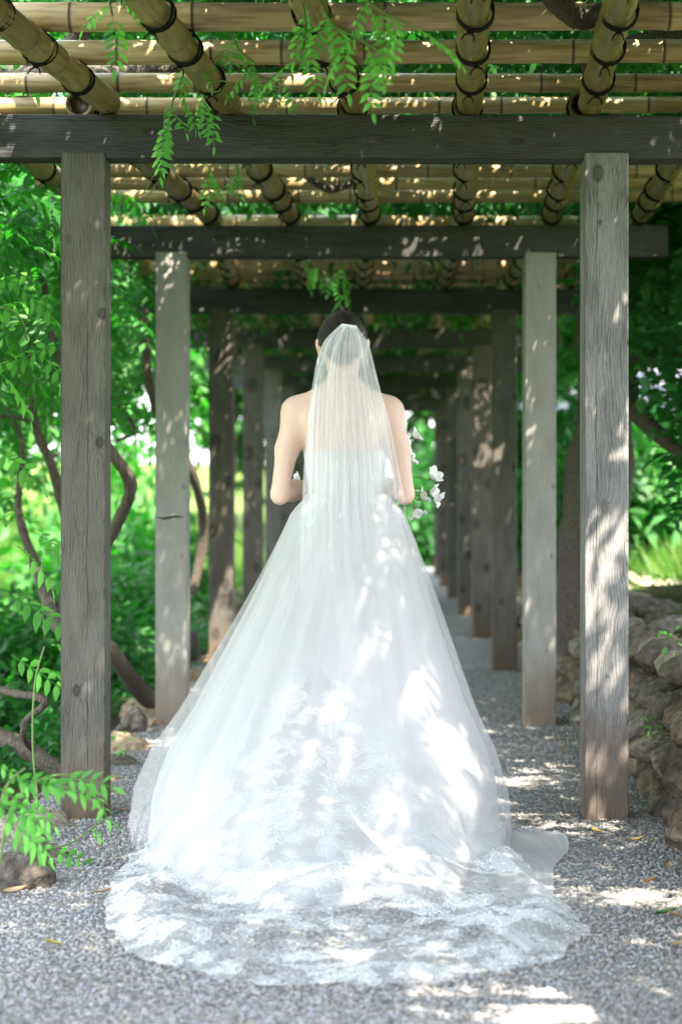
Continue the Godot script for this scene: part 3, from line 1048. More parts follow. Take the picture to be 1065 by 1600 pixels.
# ---------------------------------------------------------------- garden behind
func build_garden() -> void:
	var c1 := leaf_clump(1, 14, 0.17, 0.085, 0.04)
	var c2 := leaf_clump(2, 12, 0.30, 0.15, 0.075)
	var c3 := leaf_clump(3, 12, 0.5, 0.26, 0.13)
	var c4 := leaf_clump(4, 16, 0.10, 0.045, 0.02)
	# right: the dark tree on the terrace
	var g := func(x: float, d: float) -> Vector3: return Vector3(x, ground_h(x, d), -d)
	make_tree("shade_tree", "dark trunked tree on the terrace behind the second right post", "tree", g.call(1.16, 10.6), 3.6, 0.19, [[Vector3(0.8, 2.3, 0.6), Vector3(0.9, 0.8, 1.2)], [Vector3(1.3, 1.6, -0.4), Vector3(0.8, 0.7, 1.0)], [Vector3(0.2, 2.9, -0.6), Vector3(0.9, 0.6, 1.3)], [Vector3(0.55, 1.35, 1.3), Vector3(0.45, 0.55, 0.6)], [Vector3(0.5, 0.75, 1.6), Vector3(0.25, 0.35, 0.4)]], 46, c1, 1.0, 1.05, 0.12, Vector3(-0.1, 0, 0.1))
	make_tree("leaning_tree", "slim leaning tree right of the front right post with hanging dark leaves", "tree", g.call(1.8, 10.5), 3.4, 0.06, [[Vector3(-0.1, 1.7, 0.5), Vector3(0.6, 0.7, 0.9)], [Vector3(0.6, 2.4, 1.0), Vector3(1.0, 0.6, 1.6)], [Vector3(0.4, 2.6, -0.6), Vector3(1.0, 0.6, 1.2)]], 46, c1, 1.0, 1.05, 0.15, Vector3(0.1, 0, 0.1))
	make_tree("broad_tree", "broad tree shading the terrace right of the stone wall", "tree", g.call(3.1, 4.6), 4.6, 0.14, [[Vector3(-0.3, 3.0, -0.3), Vector3(1.3, 0.8, 1.9)], [Vector3(0.6, 3.6, 1.4), Vector3(1.4, 0.8, 1.6)]], 30, c2, 0.8, 0.9, 0.1)
	make_tree("young_tree", "young bright tree on the lawn right of the terrace", "tree", g.call(4.6, 19.0), 5.5, 0.12, [[Vector3(0, 3.6, 0), Vector3(1.8, 1.5, 1.8)], [Vector3(-1.0, 2.6, 0.6), Vector3(1.2, 0.8, 1.2)]], 15, c2, 1.2, 1.0, 0.3)
	make_tree("far_tree", "tall dark tree at the far right above the lavender roof", "tree", g.call(7.5, 34.0), 10.0, 0.25, [[Vector3(0, 6.5, 0), Vector3(3.6, 3.2, 3.0)], [Vector3(-3.0, 5.0, 1.0), Vector3(2.6, 2.0, 2.2)], [Vector3(2.5, 4.5, 0), Vector3(2.5, 2.2, 2.0)]], 5, c3, 1.3, 0.9, 0.15)
	make_tree("far_tree", "dark round tree closing the view beyond the pergola's end", "tree", g.call(0.8, 46.0), 9.0, 0.25, [[Vector3(0, 5.6, 0), Vector3(4.2, 3.0, 3.0)], [Vector3(-3.5, 4.2, 1.0), Vector3(2.6, 2.4, 2.2)], [Vector3(3.6, 4.0, 0.5), Vector3(2.8, 2.4, 2.0)]], 4, c3, 1.4, 0.8, 0.1)
	# left: a sunlit slope with trees
	var specs := [
		["maple_tree", "bright fresh green tree with open crown on the left slope", -4.7, 15.0, 4.6, 0.09, [[Vector3(0, 2.9, 0), Vector3(1.5, 1.2, 1.3)], [Vector3(0.8, 2.0, 0.3), Vector3(1.1, 0.8, 1.0)], [Vector3(-1.0, 2.1, 0.4), Vector3(1.0, 0.8, 1.0)]], 10, 2, 1.0, 1.4, 0.5],
		["maple_tree", "light yellow green tree far down the left slope", -7.8, 22.0, 6.0, 0.13, [[Vector3(0, 3.8, 0), Vector3(2.2, 1.8, 2.0)], [Vector3(1.6, 2.6, 0.3), Vector3(1.3, 1.1, 1.2)]], 7, 2, 1.3, 1.5, 0.65],
		["maple_tree", "rounded leafy tree left of the fourth left post", -3.2, 21.0, 4.8, 0.1, [[Vector3(0, 2.9, 0), Vector3(1.5, 1.5, 1.5)], [Vector3(-0.6, 1.6, 0.6), Vector3(1.1, 0.8, 1.0)]], 9, 2, 1.1, 1.4, 0.45],
		["far_tree", "tall green tree far behind the left lawn", -8.5, 38.0, 11.0, 0.28, [[Vector3(0, 7.0, 0), Vector3(4.0, 3.2, 3.0)], [Vector3(3.4, 5.6, 0.5), Vector3(2.8, 2.4, 2.4)], [Vector3(-3.4, 5.0, 0.5), Vector3(2.8, 2.4, 2.4)]], 3, 3, 1.3, 1.3, 0.4],
		["far_tree", "darker tall tree far behind the left posts", -3.5, 42.0, 10.0, 0.25, [[Vector3(0, 6.4, 0), Vector3(3.2, 3.2, 3.0)], [Vector3(2.0, 4.6, 0.5), Vector3(2.4, 2.2, 2.0)]], 3.4, 3, 1.3, 1.2, 0.3],
		["far_tree", "wide pale tree at the far left edge of the garden", -15.0, 44.0, 11.0, 0.3, [[Vector3(0, 6.4, 0), Vector3(4.6, 3.4, 3.0)], [Vector3(3.6, 4.6, 0.5), Vector3(2.8, 2.4, 2.4)]], 3, 3, 1.4, 1.4, 0.5]]
	for s in specs:
		make_tree(s[0], s[1], "tree", g.call(s[2], s[3]), s[4], s[5], s[6], s[7], [c1, c1, c2, c3][s[8]], s[9], s[10], s[11], Vector3(0.1, 0, 0), "trees on the far garden slope")
	var sh := [
		["dark leafy shrub behind the front left post at knee height", -2.1, 9.4, Vector3(0.5, 0.3, 0.5), 60, 1, 1.00, 0.20],
		["dense blue green shrub between the first and second left posts", -1.95, 11.4, Vector3(0.5, 0.36, 0.6), 55, 1, 1.06, 0.20],
		["dark low shrub left of the third left post", -1.9, 13.6, Vector3(0.5, 0.4, 0.6), 45, 1, 1.12, 0.25],
		["lush fern-like shrub at the left edge beside the curling vine", -2.5, 7.9, Vector3(0.55, 0.36, 0.5), 55, 1, 1.38, 0.50],
		["bright feathery shrub at the left edge above the fallen branch", -3.0, 10.2, Vector3(0.7, 0.55, 0.7), 36, 1, 1.62, 0.65],
		["pale sunlit shrub on the slope beyond the left posts", -3.7, 13.0, Vector3(0.9, 0.7, 0.9), 26, 2, 1.50, 0.65],
		["small round shrub beside the fourth left post", -2.4, 16.4, Vector3(0.6, 0.7, 0.8), 30, 2, 1.12, 0.30],
		["rounded green shrub further along behind the left posts", -2.6, 19.5, Vector3(0.8, 0.9, 1.0), 22, 2, 1.19, 0.40],
		["sprawling light shrub in the middle of the left slope", -5.6, 17.5, Vector3(1.3, 0.8, 1.0), 16, 2, 1.50, 0.65],
		["light green shrub on the lawn behind the stone wall", 2.9, 16.2, Vector3(0.5, 0.4, 0.6), 30, 1, 1.15, 0.4],
		["green hedge-like shrub right of the far pergola posts", 2.0, 19.0, Vector3(0.9, 0.9, 2.0), 20, 2, 0.9, 0.1],
		["round green shrub closing the far end of the path", 0.15, 29.5, Vector3(0.6, 0.9, 0.5), 22, 2, 0.85, 0.15],
		["tall leafy shrub at the far end of the path beside the last right post", 0.85, 30.2, Vector3(0.55, 1.2, 0.5), 22, 2, 0.8, 0.1],
		["loose shrub at the far end of the path beside the last left post", -0.8, 30.0, Vector3(0.7, 1.0, 0.5), 22, 2, 0.85, 0.15],
		["broad shrub on the terrace beyond the dark tree", 2.0, 15.6, Vector3(0.6, 0.6, 0.8), 30, 2, 1.0, 0.3]]
	for s in sh:
		var r: Vector3 = s[3]
		make_tree("shrub", s[0], "shrub", g.call(s[1], s[2]), r.y * 2.0, 0.0, [[Vector3(0, r.y * 0.75, 0), r], [Vector3(r.x * 0.5, r.y * 0.5, r.z * 0.4), r * 0.6], [Vector3(-r.x * 0.6, r.y * 0.55, r.z * 0.3), r * 0.6]], s[4], [c1, c1, c2][s[5]], 1.0, s[6], s[7], Vector3.ZERO, "shrubs in the garden")
	# ground cover beside the path on the left, and weeds on the terrace
	var xf := []
	var cs := []
	for i in 2600:
		var d := rnd(4.8, 16.0)
		var x := -1.32 - 2.2 * pow(rng.randf(), 1.3)
		if noise_a.get_noise_2d(x * 60.0, d * 60.0) < -0.1: continue
		xf.append(rand_xf(Vector3(x, ground_h(x, d) + 0.04, -d), rnd(0.6, 1.3)))
		cs.append(green(0.9, 0.15))
	for i in 500:
		var d := rnd(5.5, 16.0)
		var x := 1.45 + 2.0 * rng.randf()
		if noise_a.get_noise_2d(x * 50.0, d * 50.0) < 0.12: continue
		xf.append(rand_xf(Vector3(x, ground_h(x, d) + 0.02, -d), rnd(0.4, 0.9)))
		cs.append(green(0.95, 0.3))
	tag(multi("ground_cover", c4, M.leaf, self, xf, cs), "low green leafy ground cover beside the path and on the terrace", "ground cover", "", "stuff")
	# meadow grass on the sunlit slopes
	var gb := MB.new()
	for i in 9:
		var a := i * 2.4
		var b := Vector3(cos(a), 0, sin(a)) * 0.035 * (i % 3)
		var t := Vector3(cos(a + 1.0) * 0.06, 0.17 + 0.02 * (i % 4), sin(a + 1.0) * 0.06)
		var s := Vector3(-sin(a), 0, cos(a)) * 0.005
		var o := gb.v.size()
		gb.addc(b - s, Color.WHITE); gb.addc(b + s, Color.WHITE); gb.addc(b + t * 0.6 + s * 0.7, Color.WHITE); gb.addc(b + t * 0.6 - s * 0.7, Color.WHITE); gb.addc(b + t, Color.WHITE)
		gb.tri(o, o + 2, o + 1); gb.tri(o, o + 3, o + 2); gb.tri(o + 3, o + 4, o + 2)
	xf = []
	cs = []
	for i in 16000:
		var d := 6.0 + 34.0 * pow(rng.randf(), 1.5)
		var x := -2.0 - 9.0 * rng.randf() * d / 25.0
		if rng.randf() < 0.3: x = 1.9 + 6.0 * rng.randf() * d / 25.0
		xf.append(rand_xf(Vector3(x, ground_h(x, d) - 0.01, -d), 0.9 + d * 0.03))
		cs.append(Color(0.13, 0.22, 0.045) * rnd(0.7, 1.3))
	tag(multi("grass", gb.mesh(), M.leaf, self, xf, cs), "tufts of light green grass on the garden slopes", "grass", "", "stuff")
	build_pavilion()

func build_pavilion() -> void:
	var p := thing("garden_pavilion", "low garden building with a lavender grey roof far behind the right posts", "building", Vector3(5.2, ground_h(5.2, 40.0), -40.0))
	var w := 6.4
	var mb := MB.new()
	bevel_box(mb, Vector3(w, 1.9, 3.0), 0.02, Vector3(0, 0.6, 0), 0)
	part("wall", mb.mesh(), M.plaster, p)
	var rb := MB.new()
	var prof := [Vector2(-2.1, 1.4), Vector2(-1.0, 1.95), Vector2(0, 2.7), Vector2(1.0, 1.95), Vector2(2.1, 1.4), Vector2(2.1, 1.3), Vector2(0, 2.5), Vector2(-2.1, 1.3), Vector2(-2.1, 1.4)]
	for e in 2:
		for q in prof:
			rb.add(Vector3((w * 0.5 + 0.5) * (1 if e else -1), q.y, q.x))
	for i in prof.size() - 1:
		rb.tri(i, i + 1, i + 9); rb.tri(i + 1, i + 10, i + 9)
	var rr := part("roof", rb.mesh(), M.roof, p)
	var ridge := MB.new()
	bevel_box(ridge, Vector3(w + 1.0, 0.14, 0.22), 0.03, Vector3(0, 2.72, 0), 0)
	part("ridge", ridge.mesh(), M.roof, rr)
	for i in 5:
		var pb := MB.new()
		bevel_box(pb, Vector3(0.14, 1.75, 0.14), 0.01, Vector3(-w * 0.5 + 0.1 + i * (w - 0.2) / 4.0, 0.55, 1.78), 1)
		part("post", pb.mesh(), M.bark, p)
	for i in 4:
		var f := MB.new()
		bevel_box(f, Vector3(1.1, 1.3, 0.06), 0.01, Vector3(-w * 0.5 + 0.9 + i * 1.55, 0.6, 1.52), 1)
		var wi := part("window", f.mesh(), M.bark, p)
		var pn := MB.new()
		bevel_box(pn, Vector3(0.95, 1.15, 0.02), 0.003, Vector3(-w * 0.5 + 0.9 + i * 1.55, 0.6, 1.56), 1)
		part("pane", pn.mesh(), M.paper, wi)
	# a pale wooden fence across the path's end, and a worn worn post on the left
	var fe := thing("board_fence", "pale upright board fence closing the path far beyond the bride", "fence", Vector3(0.4, 0, -31.0))
	for i in 16:
		var b := MB.new()
		bevel_box(b, Vector3(0.17, 1.0 + rnd(-0.02, 0.02), 0.03), 0.005, Vector3(-1.4 + i * 0.18, 0.48, rnd(-0.004, 0.004)), 1)
		part("board", b.mesh(), M.fence, fe)
	for y in [0.25, 0.8]:
		var b := MB.new()
		bevel_box(b, Vector3(2.95, 0.08, 0.05), 0.005, Vector3(-0.05, y, -0.045), 0)
		part("rail", b.mesh(), M.fence, fe)
	var lp := W(301, 1010, 12.6)
	lp.y = -0.25
	var sb := MB.new()
	tube(sb, [Vector3(0, -0.1, 0), Vector3(0.0, 0.15, 0), Vector3(0.012, 0.28, 0), Vector3(0.0, 0.46, 0)], [0.055, 0.05, 0.043, 0.036], 10)
	var sp := thing("wooden_stake", "short pale grey stake standing between the second and third left posts", "stake", lp)
	part("shaft", sb.mesh(), M.fence, sp)

# ---------------------------------------------------------------- the bride
const SK_Y := [1.10, 1.05, 0.89, 0.73, 0.59, 0.43, 0.31, 0.19, 0.07, 0.0]
const SK_W := [0.132, 0.178, 0.25, 0.325, 0.39, 0.465, 0.535, 0.578, 0.588, 0.57]
const SK_B := [0.112, 0.145, 0.22, 0.31, 0.42, 0.56, 0.69, 0.84, 0.99, 1.10]
const SK_F := [0.108, 0.135, 0.20, 0.27, 0.33, 0.39, 0.43, 0.46, 0.48, 0.48]
const BRIDE := Vector3(-0.125, 0, -6.16)

func prof(a: Array, y: float) -> float:
	for i in SK_Y.size() - 1:
		if y >= SK_Y[i + 1]:
			return lerpf(a[i], a[i + 1], clampf((SK_Y[i] - y) / (SK_Y[i] - SK_Y[i + 1]), 0, 1))
	return a[-1]

func skirt_cx(y: float) -> float:
	return lerpf(0.008, -0.072, smoothstep(1.1, 0.1, y))

func skirt_fold(phi: float, t: float, amt: float, sd: float) -> float:
	var w := phi + 0.35 * t * sin(phi * 2.0 + sd)
	var f := 0.5 * sin(w * 9.0 + sd * 3.0) + 0.35 * sin(w * 14.0 - sd * 5.0 + t * 1.2) + 0.9 * noise_a.get_noise_2d(w * 140.0, t * 30.0 + sd * 50.0)
	return 1.0 + amt * f * (0.15 + 0.85 * t)

func skirt_point(phi: float, y: float, k: float, amt: float, sd: float) -> Vector3:
	var t := clampf((1.1 - y) / 1.1, 0, 1)
	var q := lerpf(1.0, k, smoothstep(0.0, 0.35, t)) * skirt_fold(phi, t, amt, sd)
	var s := sin(phi)
	var z: float = s * (prof(SK_B, y) if s > 0.0 else prof(SK_F, y))
	return Vector3(skirt_cx(y) + cos(phi) * prof(SK_W, y) * q, y, z * q + 0.02)

func back_z(x: float, y: float) -> float:
	# how far towards the path's near end the gown (or the back above it) reaches at that height
	if y < 1.08:
		var u := clampf((x - skirt_cx(y)) / prof(SK_W, y), -0.98, 0.98)
		return 0.02 + prof(SK_B, y) * sqrt(1.0 - u * u) * 1.03 + 0.012
	var top := [[1.08, 0.145], [1.2, 0.125], [1.34, 0.125], [1.42, 0.10], [1.5, 0.12], [1.58, 0.13], [1.64, 0.10], [1.70, 0.0]]
	var z := 0.0
	for i in top.size() - 1:
		if y >= top[i][0]:
			z = lerpf(top[i][1], top[i + 1][1], clampf((y - top[i][0]) / (top[i + 1][0] - top[i][0]), 0, 1))
	var hw := 0.24
	var u2 := clampf(x / hw, -0.95, 0.95)
	return z * (0.35 + 0.65 * sqrt(1.0 - u2 * u2)) + 0.008

func on_back(px: float, py: float, lift: float) -> Vector3:
	var d := 6.0
	var p := Vector3.ZERO
	for i in 14:
		p = W(px, py, d) - BRIDE
		if p.y < 0.012:
			d = F * (CAM_H - 0.012) / (py - 775.0)
			p = W(px, py, d) - BRIDE
			if p.z > 1.0: break
		d = lerpf(d, -(BRIDE.z + back_z(p.x, maxf(p.y, 0.0)) + lift), 0.6)
	return W(px, py, d) - BRIDE

func veil_sheet(rows: Array, nv: int, nu: int, folds: float, base_a: float, sd: float, lift: float, fade := 0.0) -> ArrayMesh:
	var L := []
	var R := []
	for r in rows:
		L.append(r[0]); R.append(r[1])
	var mb := MB.new()
	var n := rows.size() - 1
	for i in nu + 1:
		var u := float(i) / nu
		for j in nv + 1:
			var v := float(j) / nv * n
			var k := mini(int(v), n - 1)
			var f := v - k
			var lp: Vector2 = (L[k] as Vector2).cubic_interpolate(L[k + 1], L[maxi(k - 1, 0)], L[mini(k + 2, n)], f)
			var rp: Vector2 = (R[k] as Vector2).cubic_interpolate(R[k + 1], R[maxi(k - 1, 0)], R[mini(k + 2, n)], f)
			var tv := float(j) / nv
			var uu := u + 0.03 * sin(tv * 5.0 + u * 7.0 + sd)
			var wave := (sin(uu * folds * TAU + 1.5 * sin(tv * 3.0 + sd)) * 0.3 + 1.5 * noise_a.get_noise_2d(uu * folds * 190.0, tv * 60.0 + sd * 40.0)) * (1.0 - 0.75 * smoothstep(0.3, 0.65, tv))
			var q := lp.lerp(rp, clampf(u, 0, 1))
			var amp := (0.004 + 0.013 * smoothstep(0.0, 0.3, tv)) * (1.0 - 0.6 * smoothstep(0.7, 1.0, tv))
			var p := on_back(q.x, q.y, lift + amp * (wave + 1.1))
			p.y = maxf(p.y, 0.02)
			var dens := pow(clampf(0.5 + 1.1 * noise_a.get_noise_2d(uu * folds * 330.0, tv * 45.0 + sd * 90.0), 0.0, 1.0), 2.5) * 1.6
			var low := smoothstep(0.32, 0.55, tv) * (1.0 - smoothstep(0.74, 0.86, tv)) * (1.0 - fade)
			var edge := 0.2 * maxf(smoothstep(0.985, 1.0, u), smoothstep(0.015, 0.0, u)) * (1.0 - low)
			var a := clampf((1.0 - low * (0.45 + 0.45 * maxf(smoothstep(0.35, 0.0, u), smoothstep(0.75, 1.0, u)))) * (base_a + 0.2 * dens * (1.0 - 0.75 * smoothstep(0.2, 0.6, tv))) * (1.0 - fade * smoothstep(0.62, 1.0, tv) * lerpf(0.9, 0.5, smoothstep(0.6, 0.95, u))) + edge + 0.35 * smoothstep(0.05, 0.0, tv), 0.05, 0.9)
			mb.addc(p, Color(1, 1, 1, a), Vector2(u, tv))
	mb.grid_faces(0, nu, nv, true)
	return mb.mesh()

func append_mb(a: MB, b: MB) -> void:
	if b.n.size() != b.v.size(): b.normals()
	var o := a.v.size()
	a.v.append_array(b.v); a.n.append_array(b.n); a.uv.append_array(b.uv)
	for i in b.ix: a.ix.append(o + i)

func hand_prims(s: float) -> Array:
	var out := []
	var wr := Vector3(0.085 * s, 1.132, -0.215)
	var kn := Vector3(0.030 * s, 1.134, -0.268)
	for i in 4:      # the palm's four rays, top to bottom
		out.append([wr + Vector3(0, 0.018 - 0.012 * i, 0), kn + Vector3(0.004 * s * absf(i - 1.0), 0.030 - 0.020 * i, 0.0), 0.015, 0.0115, Vector3.ONE, 0.012])
	for i in 4:
		var ln: float = [0.9, 1.0, 0.93, 0.74][i]
		var a := kn + Vector3(0.004 * s * absf(i - 1.0), 0.030 - 0.020 * i, 0.0)
		var b := a + Vector3(-0.020 * s, -0.003, -0.030) * ln
		var c := b + Vector3(-0.024 * s, -0.004, 0.004) * ln
		var d := c + Vector3(-0.004 * s, -0.002, 0.022) * ln
		out.append([a, b, 0.0092, 0.0086, Vector3.ONE, 0.004])
		out.append([b, c, 0.0086, 0.008, Vector3.ONE, 0.004])
		out.append([c, d, 0.008, 0.0068, Vector3.ONE, 0.004])
	var t0 := wr.lerp(kn, 0.35) + Vector3(0, 0.022, 0.004)
	var t1 := t0 + Vector3(-0.022 * s, 0.024, -0.016)
	var t2 := t1 + Vector3(-0.026 * s, 0.006, -0.008)
	out.append([t0, t1, 0.0125, 0.010, Vector3.ONE, 0.006])
	out.append([t1, t2, 0.010, 0.008, Vector3.ONE, 0.004])
	return out

func build_bride() -> void:
	var b := thing("person", "bride seen from behind in a white lace gown, long train and veil, holding flowers", "person", BRIDE)
	var V := func(x: float, y: float, z: float) -> Vector3: return Vector3(x, y, z)
	var pr := []
	pr.append([V.call(0, 1.325, 0.0), V.call(0, 1.13, 0.0), 0.126, 0.104, Vector3(1, 1, 0.72)])
	pr.append([V.call(0, 1.09, 0.0), V.call(0, 0.93, 0.0), 0.104, 0.150, Vector3(1, 1, 0.74)])
	pr.append([V.call(-0.06, 1.25, -0.07), V.call(-0.06, 1.22, -0.07), 0.055, 0.055])
	pr.append([V.call(0.06, 1.25, -0.07), V.call(0.06, 1.22, -0.07), 0.055, 0.055])
	pr.append([V.call(0, 1.49, -0.008), V.call(0, 1.39, 0.012), 0.049, 0.054])
	for s in [-1.0, 1.0]:
		pr.append([V.call(0.02 * s, 1.425, 0.015), V.call(0.145 * s, 1.372, 0.004), 0.038, 0.040, Vector3.ONE, 0.05])
		pr.append([V.call(0.080 * s, 1.335, 0.050), V.call(0.070 * s, 1.25, 0.056), 0.046, 0.032, Vector3.ONE, 0.025])
		pr.append([V.call(0.149 * s, 1.368, 0.002), V.call(0.179 * s, 1.25, 0.012), 0.044, 0.035, Vector3.ONE, 0.04])
		pr.append([V.call(0.179 * s, 1.25, 0.012), V.call(0.200 * s, 1.108, 0.030), 0.035, 0.0285, Vector3.ONE, 0.02])
		pr.append([V.call(0.198 * s, 1.104, 0.028), V.call(0.160 * s, 1.118, -0.06), 0.029, 0.033, Vector3.ONE, 0.015])
		pr.append([V.call(0.160 * s, 1.118, -0.06), V.call(0.085 * s, 1.132, -0.215), 0.033, 0.023, Vector3.ONE, 0.02])
		pr.append([V.call(0.200 * s, 1.098, 0.042), V.call(0.200 * s, 1.092, 0.044), 0.020, 0.018, Vector3.ONE, 0.02])
		pr.append([V.call(0.085 * s, 0.90, 0), V.call(0.075 * s, 0.50, 0.0), 0.085, 0.055])
		pr.append([V.call(0.075 * s, 0.50, 0.0), V.call(0.07 * s, 0.13, 0.02), 0.052, 0.034])
		pr.append([V.call(0.07 * s, 0.10, 0.03), V.call(0.075 * s, 0.055, -0.13), 0.036, 0.026])
	var body := nets(pr, 0.012, 0.03)
	var hd := []
	hd.append([V.call(0, 1.600, 0.018), V.call(0, 1.592, -0.022), 0.075, 0.070, Vector3(1, 1.12, 1)])
	hd.append([V.call(0, 1.535, -0.045), V.call(0, 1.497, -0.072), 0.052, 0.026])
	hd.append([V.call(0, 1.55, 0.0), V.call(0, 1.44, 0.005), 0.050, 0.047, Vector3.ONE, 0.03])
	hd.append([V.call(0, 1.572, -0.098), V.call(0, 1.545, -0.113), 0.008, 0.011, Vector3.ONE, 0.012])
	hd.append([V.call(-0.016, 1.518, -0.096), V.call(0.016, 1.518, -0.096), 0.007, 0.007, Vector3.ONE, 0.006])
	for s in [-1.0, 1.0]:
		hd.append([V.call(0.078 * s, 1.588, 0.010), V.call(0.073 * s, 1.552, 0.0), 0.019, 0.010, Vector3(0.5, 1, 0.8), 0.006])
		hd.append([V.call(0.018 * s, 1.590, -0.088), V.call(0.042 * s, 1.592, -0.078), 0.010, 0.010, Vector3.ONE, 0.012])
	body.normals()
	append_mb(body, nets(hd, 0.0045, 0.02))
	append_mb(body, nets(hand_prims(-1.0), 0.0035, 0.004))
	append_mb(body, nets(hand_prims(1.0), 0.0035, 0.004))
	part("body", body.mesh(), M.skin, b, Transform3D(Basis(), Vector3(-0.008, 0, 0)))
	for s in [-1.0, 1.0]:
		var e := SphereMesh.new()
		e.radius = 0.0115
		e.height = 0.023
		part("eye", e, M.eye, b, Transform3D(Basis(), Vector3(0.031 * s - 0.008, 1.574, -0.081)))
		var er := MB.new()
		tube(er, [Vector3(0, 0, 0), Vector3(0, -0.008, 0), Vector3(0, -0.016, 0), Vector3(0, -0.022, 0)], [0.001, 0.0035, 0.0045, 0.001], 8)
		part("earring", er.mesh(), M.pearl, b, Transform3D(Basis(), Vector3(0.0785 * s - 0.008, 1.545, 0.004)))

	# hair combed smooth from the face to a low knot
	var hm := MB.new()
	var pole := Vector3(0, -0.28, 0.96).normalized()
	var ex := Vector3.RIGHT
	var ey := pole.cross(ex)
	for i in 97:
		var a := TAU * i / 96.0
		var up := sin(a)
		var reach := 0.0       # angle from the pole to the hairline in that direction
		if up > 0.0: reach = lerpf(1.62, 2.42, pow(up, 0.8))
		else: reach = lerpf(1.62, 0.62, pow(-up, 0.55))
		for j in 33:
			var t := j / 32.0
			var th := 0.05 + (reach - 0.05) * t
			var dir := pole * cos(th) + (ex * cos(a) + ey * up) * sin(th)
			var strand := 0.0012 * sin(a * 41.0 + t * 3.0) + 0.0012 * sin(a * 77.0 + 2.0 * sin(a * 9.0)) + 0.0015 * noise_a.get_noise_2d(a * 300.0, t * 20.0)
			var thick := 0.010 * (1.0 - smoothstep(0.86, 1.0, t)) - 0.003
			var rad := Vector3(0.0745, 0.0905, 0.0965)
			var p := dir * rad
			p += dir * (thick + strand)
			hm.add(Vector3(0, 1.5975, -0.003) + p, Vector2(i / 96.0, t))
	hm.grid_faces(0, 96, 32)
	var hair := part("hair", hm.mesh(), M.hair, b, Transform3D(Basis(), Vector3(-0.008, 0, 0)))
	var bun := MB.new()
	for i in 41:
		for j in 25:
			var a := TAU * i / 40.0
			var q := TAU * j / 24.0
			var rr := 0.021 * (1.0 + 0.05 * sin(q * 2.0 + a * 6.0) + 0.03 * sin(a * 17.0 + q))
			var c := Vector3(cos(a), sin(a), 0) * 0.021
			bun.add(c + Vector3(cos(a) * cos(q), sin(a) * cos(q), sin(q) * 1.0) * rr, Vector2(i / 10.0, j / 24.0))
	bun.grid_faces(0, 40, 24)
	part("bun", bun.mesh(), M.hair, hair, Transform3D(Basis(Vector3.RIGHT, 0.25), Vector3(0.0, 1.553, 0.094)))

	# gown
	var gown := Node3D.new()
	gown.name = "gown"
	b.add_child(gown, true)
	var bd := MB.new()
	for i in 97:
		var a := TAU * i / 96.0
		for j in 25:
			var t := j / 24.0
			var ytop := 1.238 + 0.035 * clampf(-sin(a), 0, 1) + 0.010 * absf(cos(a)) + 0.004 * sin(a * 24.0)
			var y := lerpf(1.07, ytop, t)
			var rx := lerpf(0.115, 0.133, smoothstep(1.08, 1.25, y))
			var rz := lerpf(0.096, 0.106, smoothstep(1.08, 1.25, y)) * (1.0 + 0.28 * clampf(-sin(a), 0, 1) * smoothstep(1.12, 1.22, y))
			bd.addc(Vector3(cos(a) * rx, y, sin(a) * rz), Color.WHITE, Vector2(a * 0.13 / 0.45, y / 0.45))
	bd.grid_faces(0, 96, 24)
	part("bodice", bd.mesh(), M.satin, gown)
	var bl := MB.new()
	for i in bd.v.size():
		var p := bd.v[i]
		bl.addc(Vector3(p.x * 1.025, p.y + 0.003, p.z * 1.03), Color(1, 1, 1, 0.85), bd.uv[i])
	bl.grid_faces(0, 96, 24)
	part("bodice_lace", bl.mesh(), M.lace, gown)
	for q in [["skirt_lining", 0.86, 0.018, 0.0, 1.0], ["tulle_layer", 0.93, 0.040, 2.0, 0.55], ["tulle_overskirt", 1.0, 0.036, 5.0, 0.30]]:
		var sk := MB.new()
		var nph := 260
		var nt := 64
		for i in nph + 1:
			var phi := TAU * i / nph
			var ph2 := phi if i < nph else 0.0
			for j in nt + 1:
				var t := float(j) / nt
				var y := 1.1 * pow(1.0 - t, 1.25) + 0.006
				if q[1] > 0.95 and t > 0.9:
					y = maxf(y, 0.012 + 0.02 * (0.5 + noise_a.get_noise_2d(phi * 90.0, 5.0)))
				var p := skirt_point(ph2, y, q[1], q[2], q[3])
				var al: float = q[4]
				if al < 1.0:
					var gather := 0.5 + 0.5 * noise_a.get_noise_2d(ph2 * 420.0 + 3.0 * t, q[3] * 9.0 + t * 12.0) * 1.8
					al = clampf(al * (0.9 + 0.42 * gather) + 0.35 * smoothstep(0.22, 0.0, t) + (0.2 if j >= nt - 0 else 0.0), 0.05, 0.92)
				sk.addc(p, Color(1, 1, 1, al), Vector2(phi * 0.6, t * 2.0))
		sk.grid_faces(0, nph, nt, true)
		part(q[0], sk.mesh(), M.satin if q[4] == 1.0 else M.tulle, gown)
	# lace appliqué climbing the back of the skirt
	var la := MB.new()
	for i in 201:
		var phi := PI * (0.03 + 0.94 * i / 200.0)
		for j in 81:
			var t := j / 80.0
			var y := 0.86 * pow(1.0 - t, 1.25) + 0.010
			var p := skirt_point(phi, y, 1.0, 0.036, 5.0)
			p += Vector3(cos(phi), 0.25, sin(phi)) * 0.006
			var lim := 0.58 - 1.05 * absf(p.x + 0.06) + 0.10 * noise_a.get_noise_2d(p.x * 260.0, 8.0) + 0.05 * noise_a.get_noise_2d(p.x * 700.0, 3.0)
			lim = maxf(lim, 0.10 + 0.04 * noise_a.get_noise_2d(p.x * 500.0, 40.0))
			var al := smoothstep(lim + 0.14, lim - 0.06, y) * 0.40 + 0.10 * smoothstep(0.8, 0.4, y) * smoothstep(0.3, 0.05, absf(p.x + 0.06))
			la.addc(p, Color(1, 1, 1, al), Vector2(p.x / 0.6, (p.z + (1.1 - p.y) * 0.9) / 0.6))
	la.grid_faces(0, 200, 80, true)
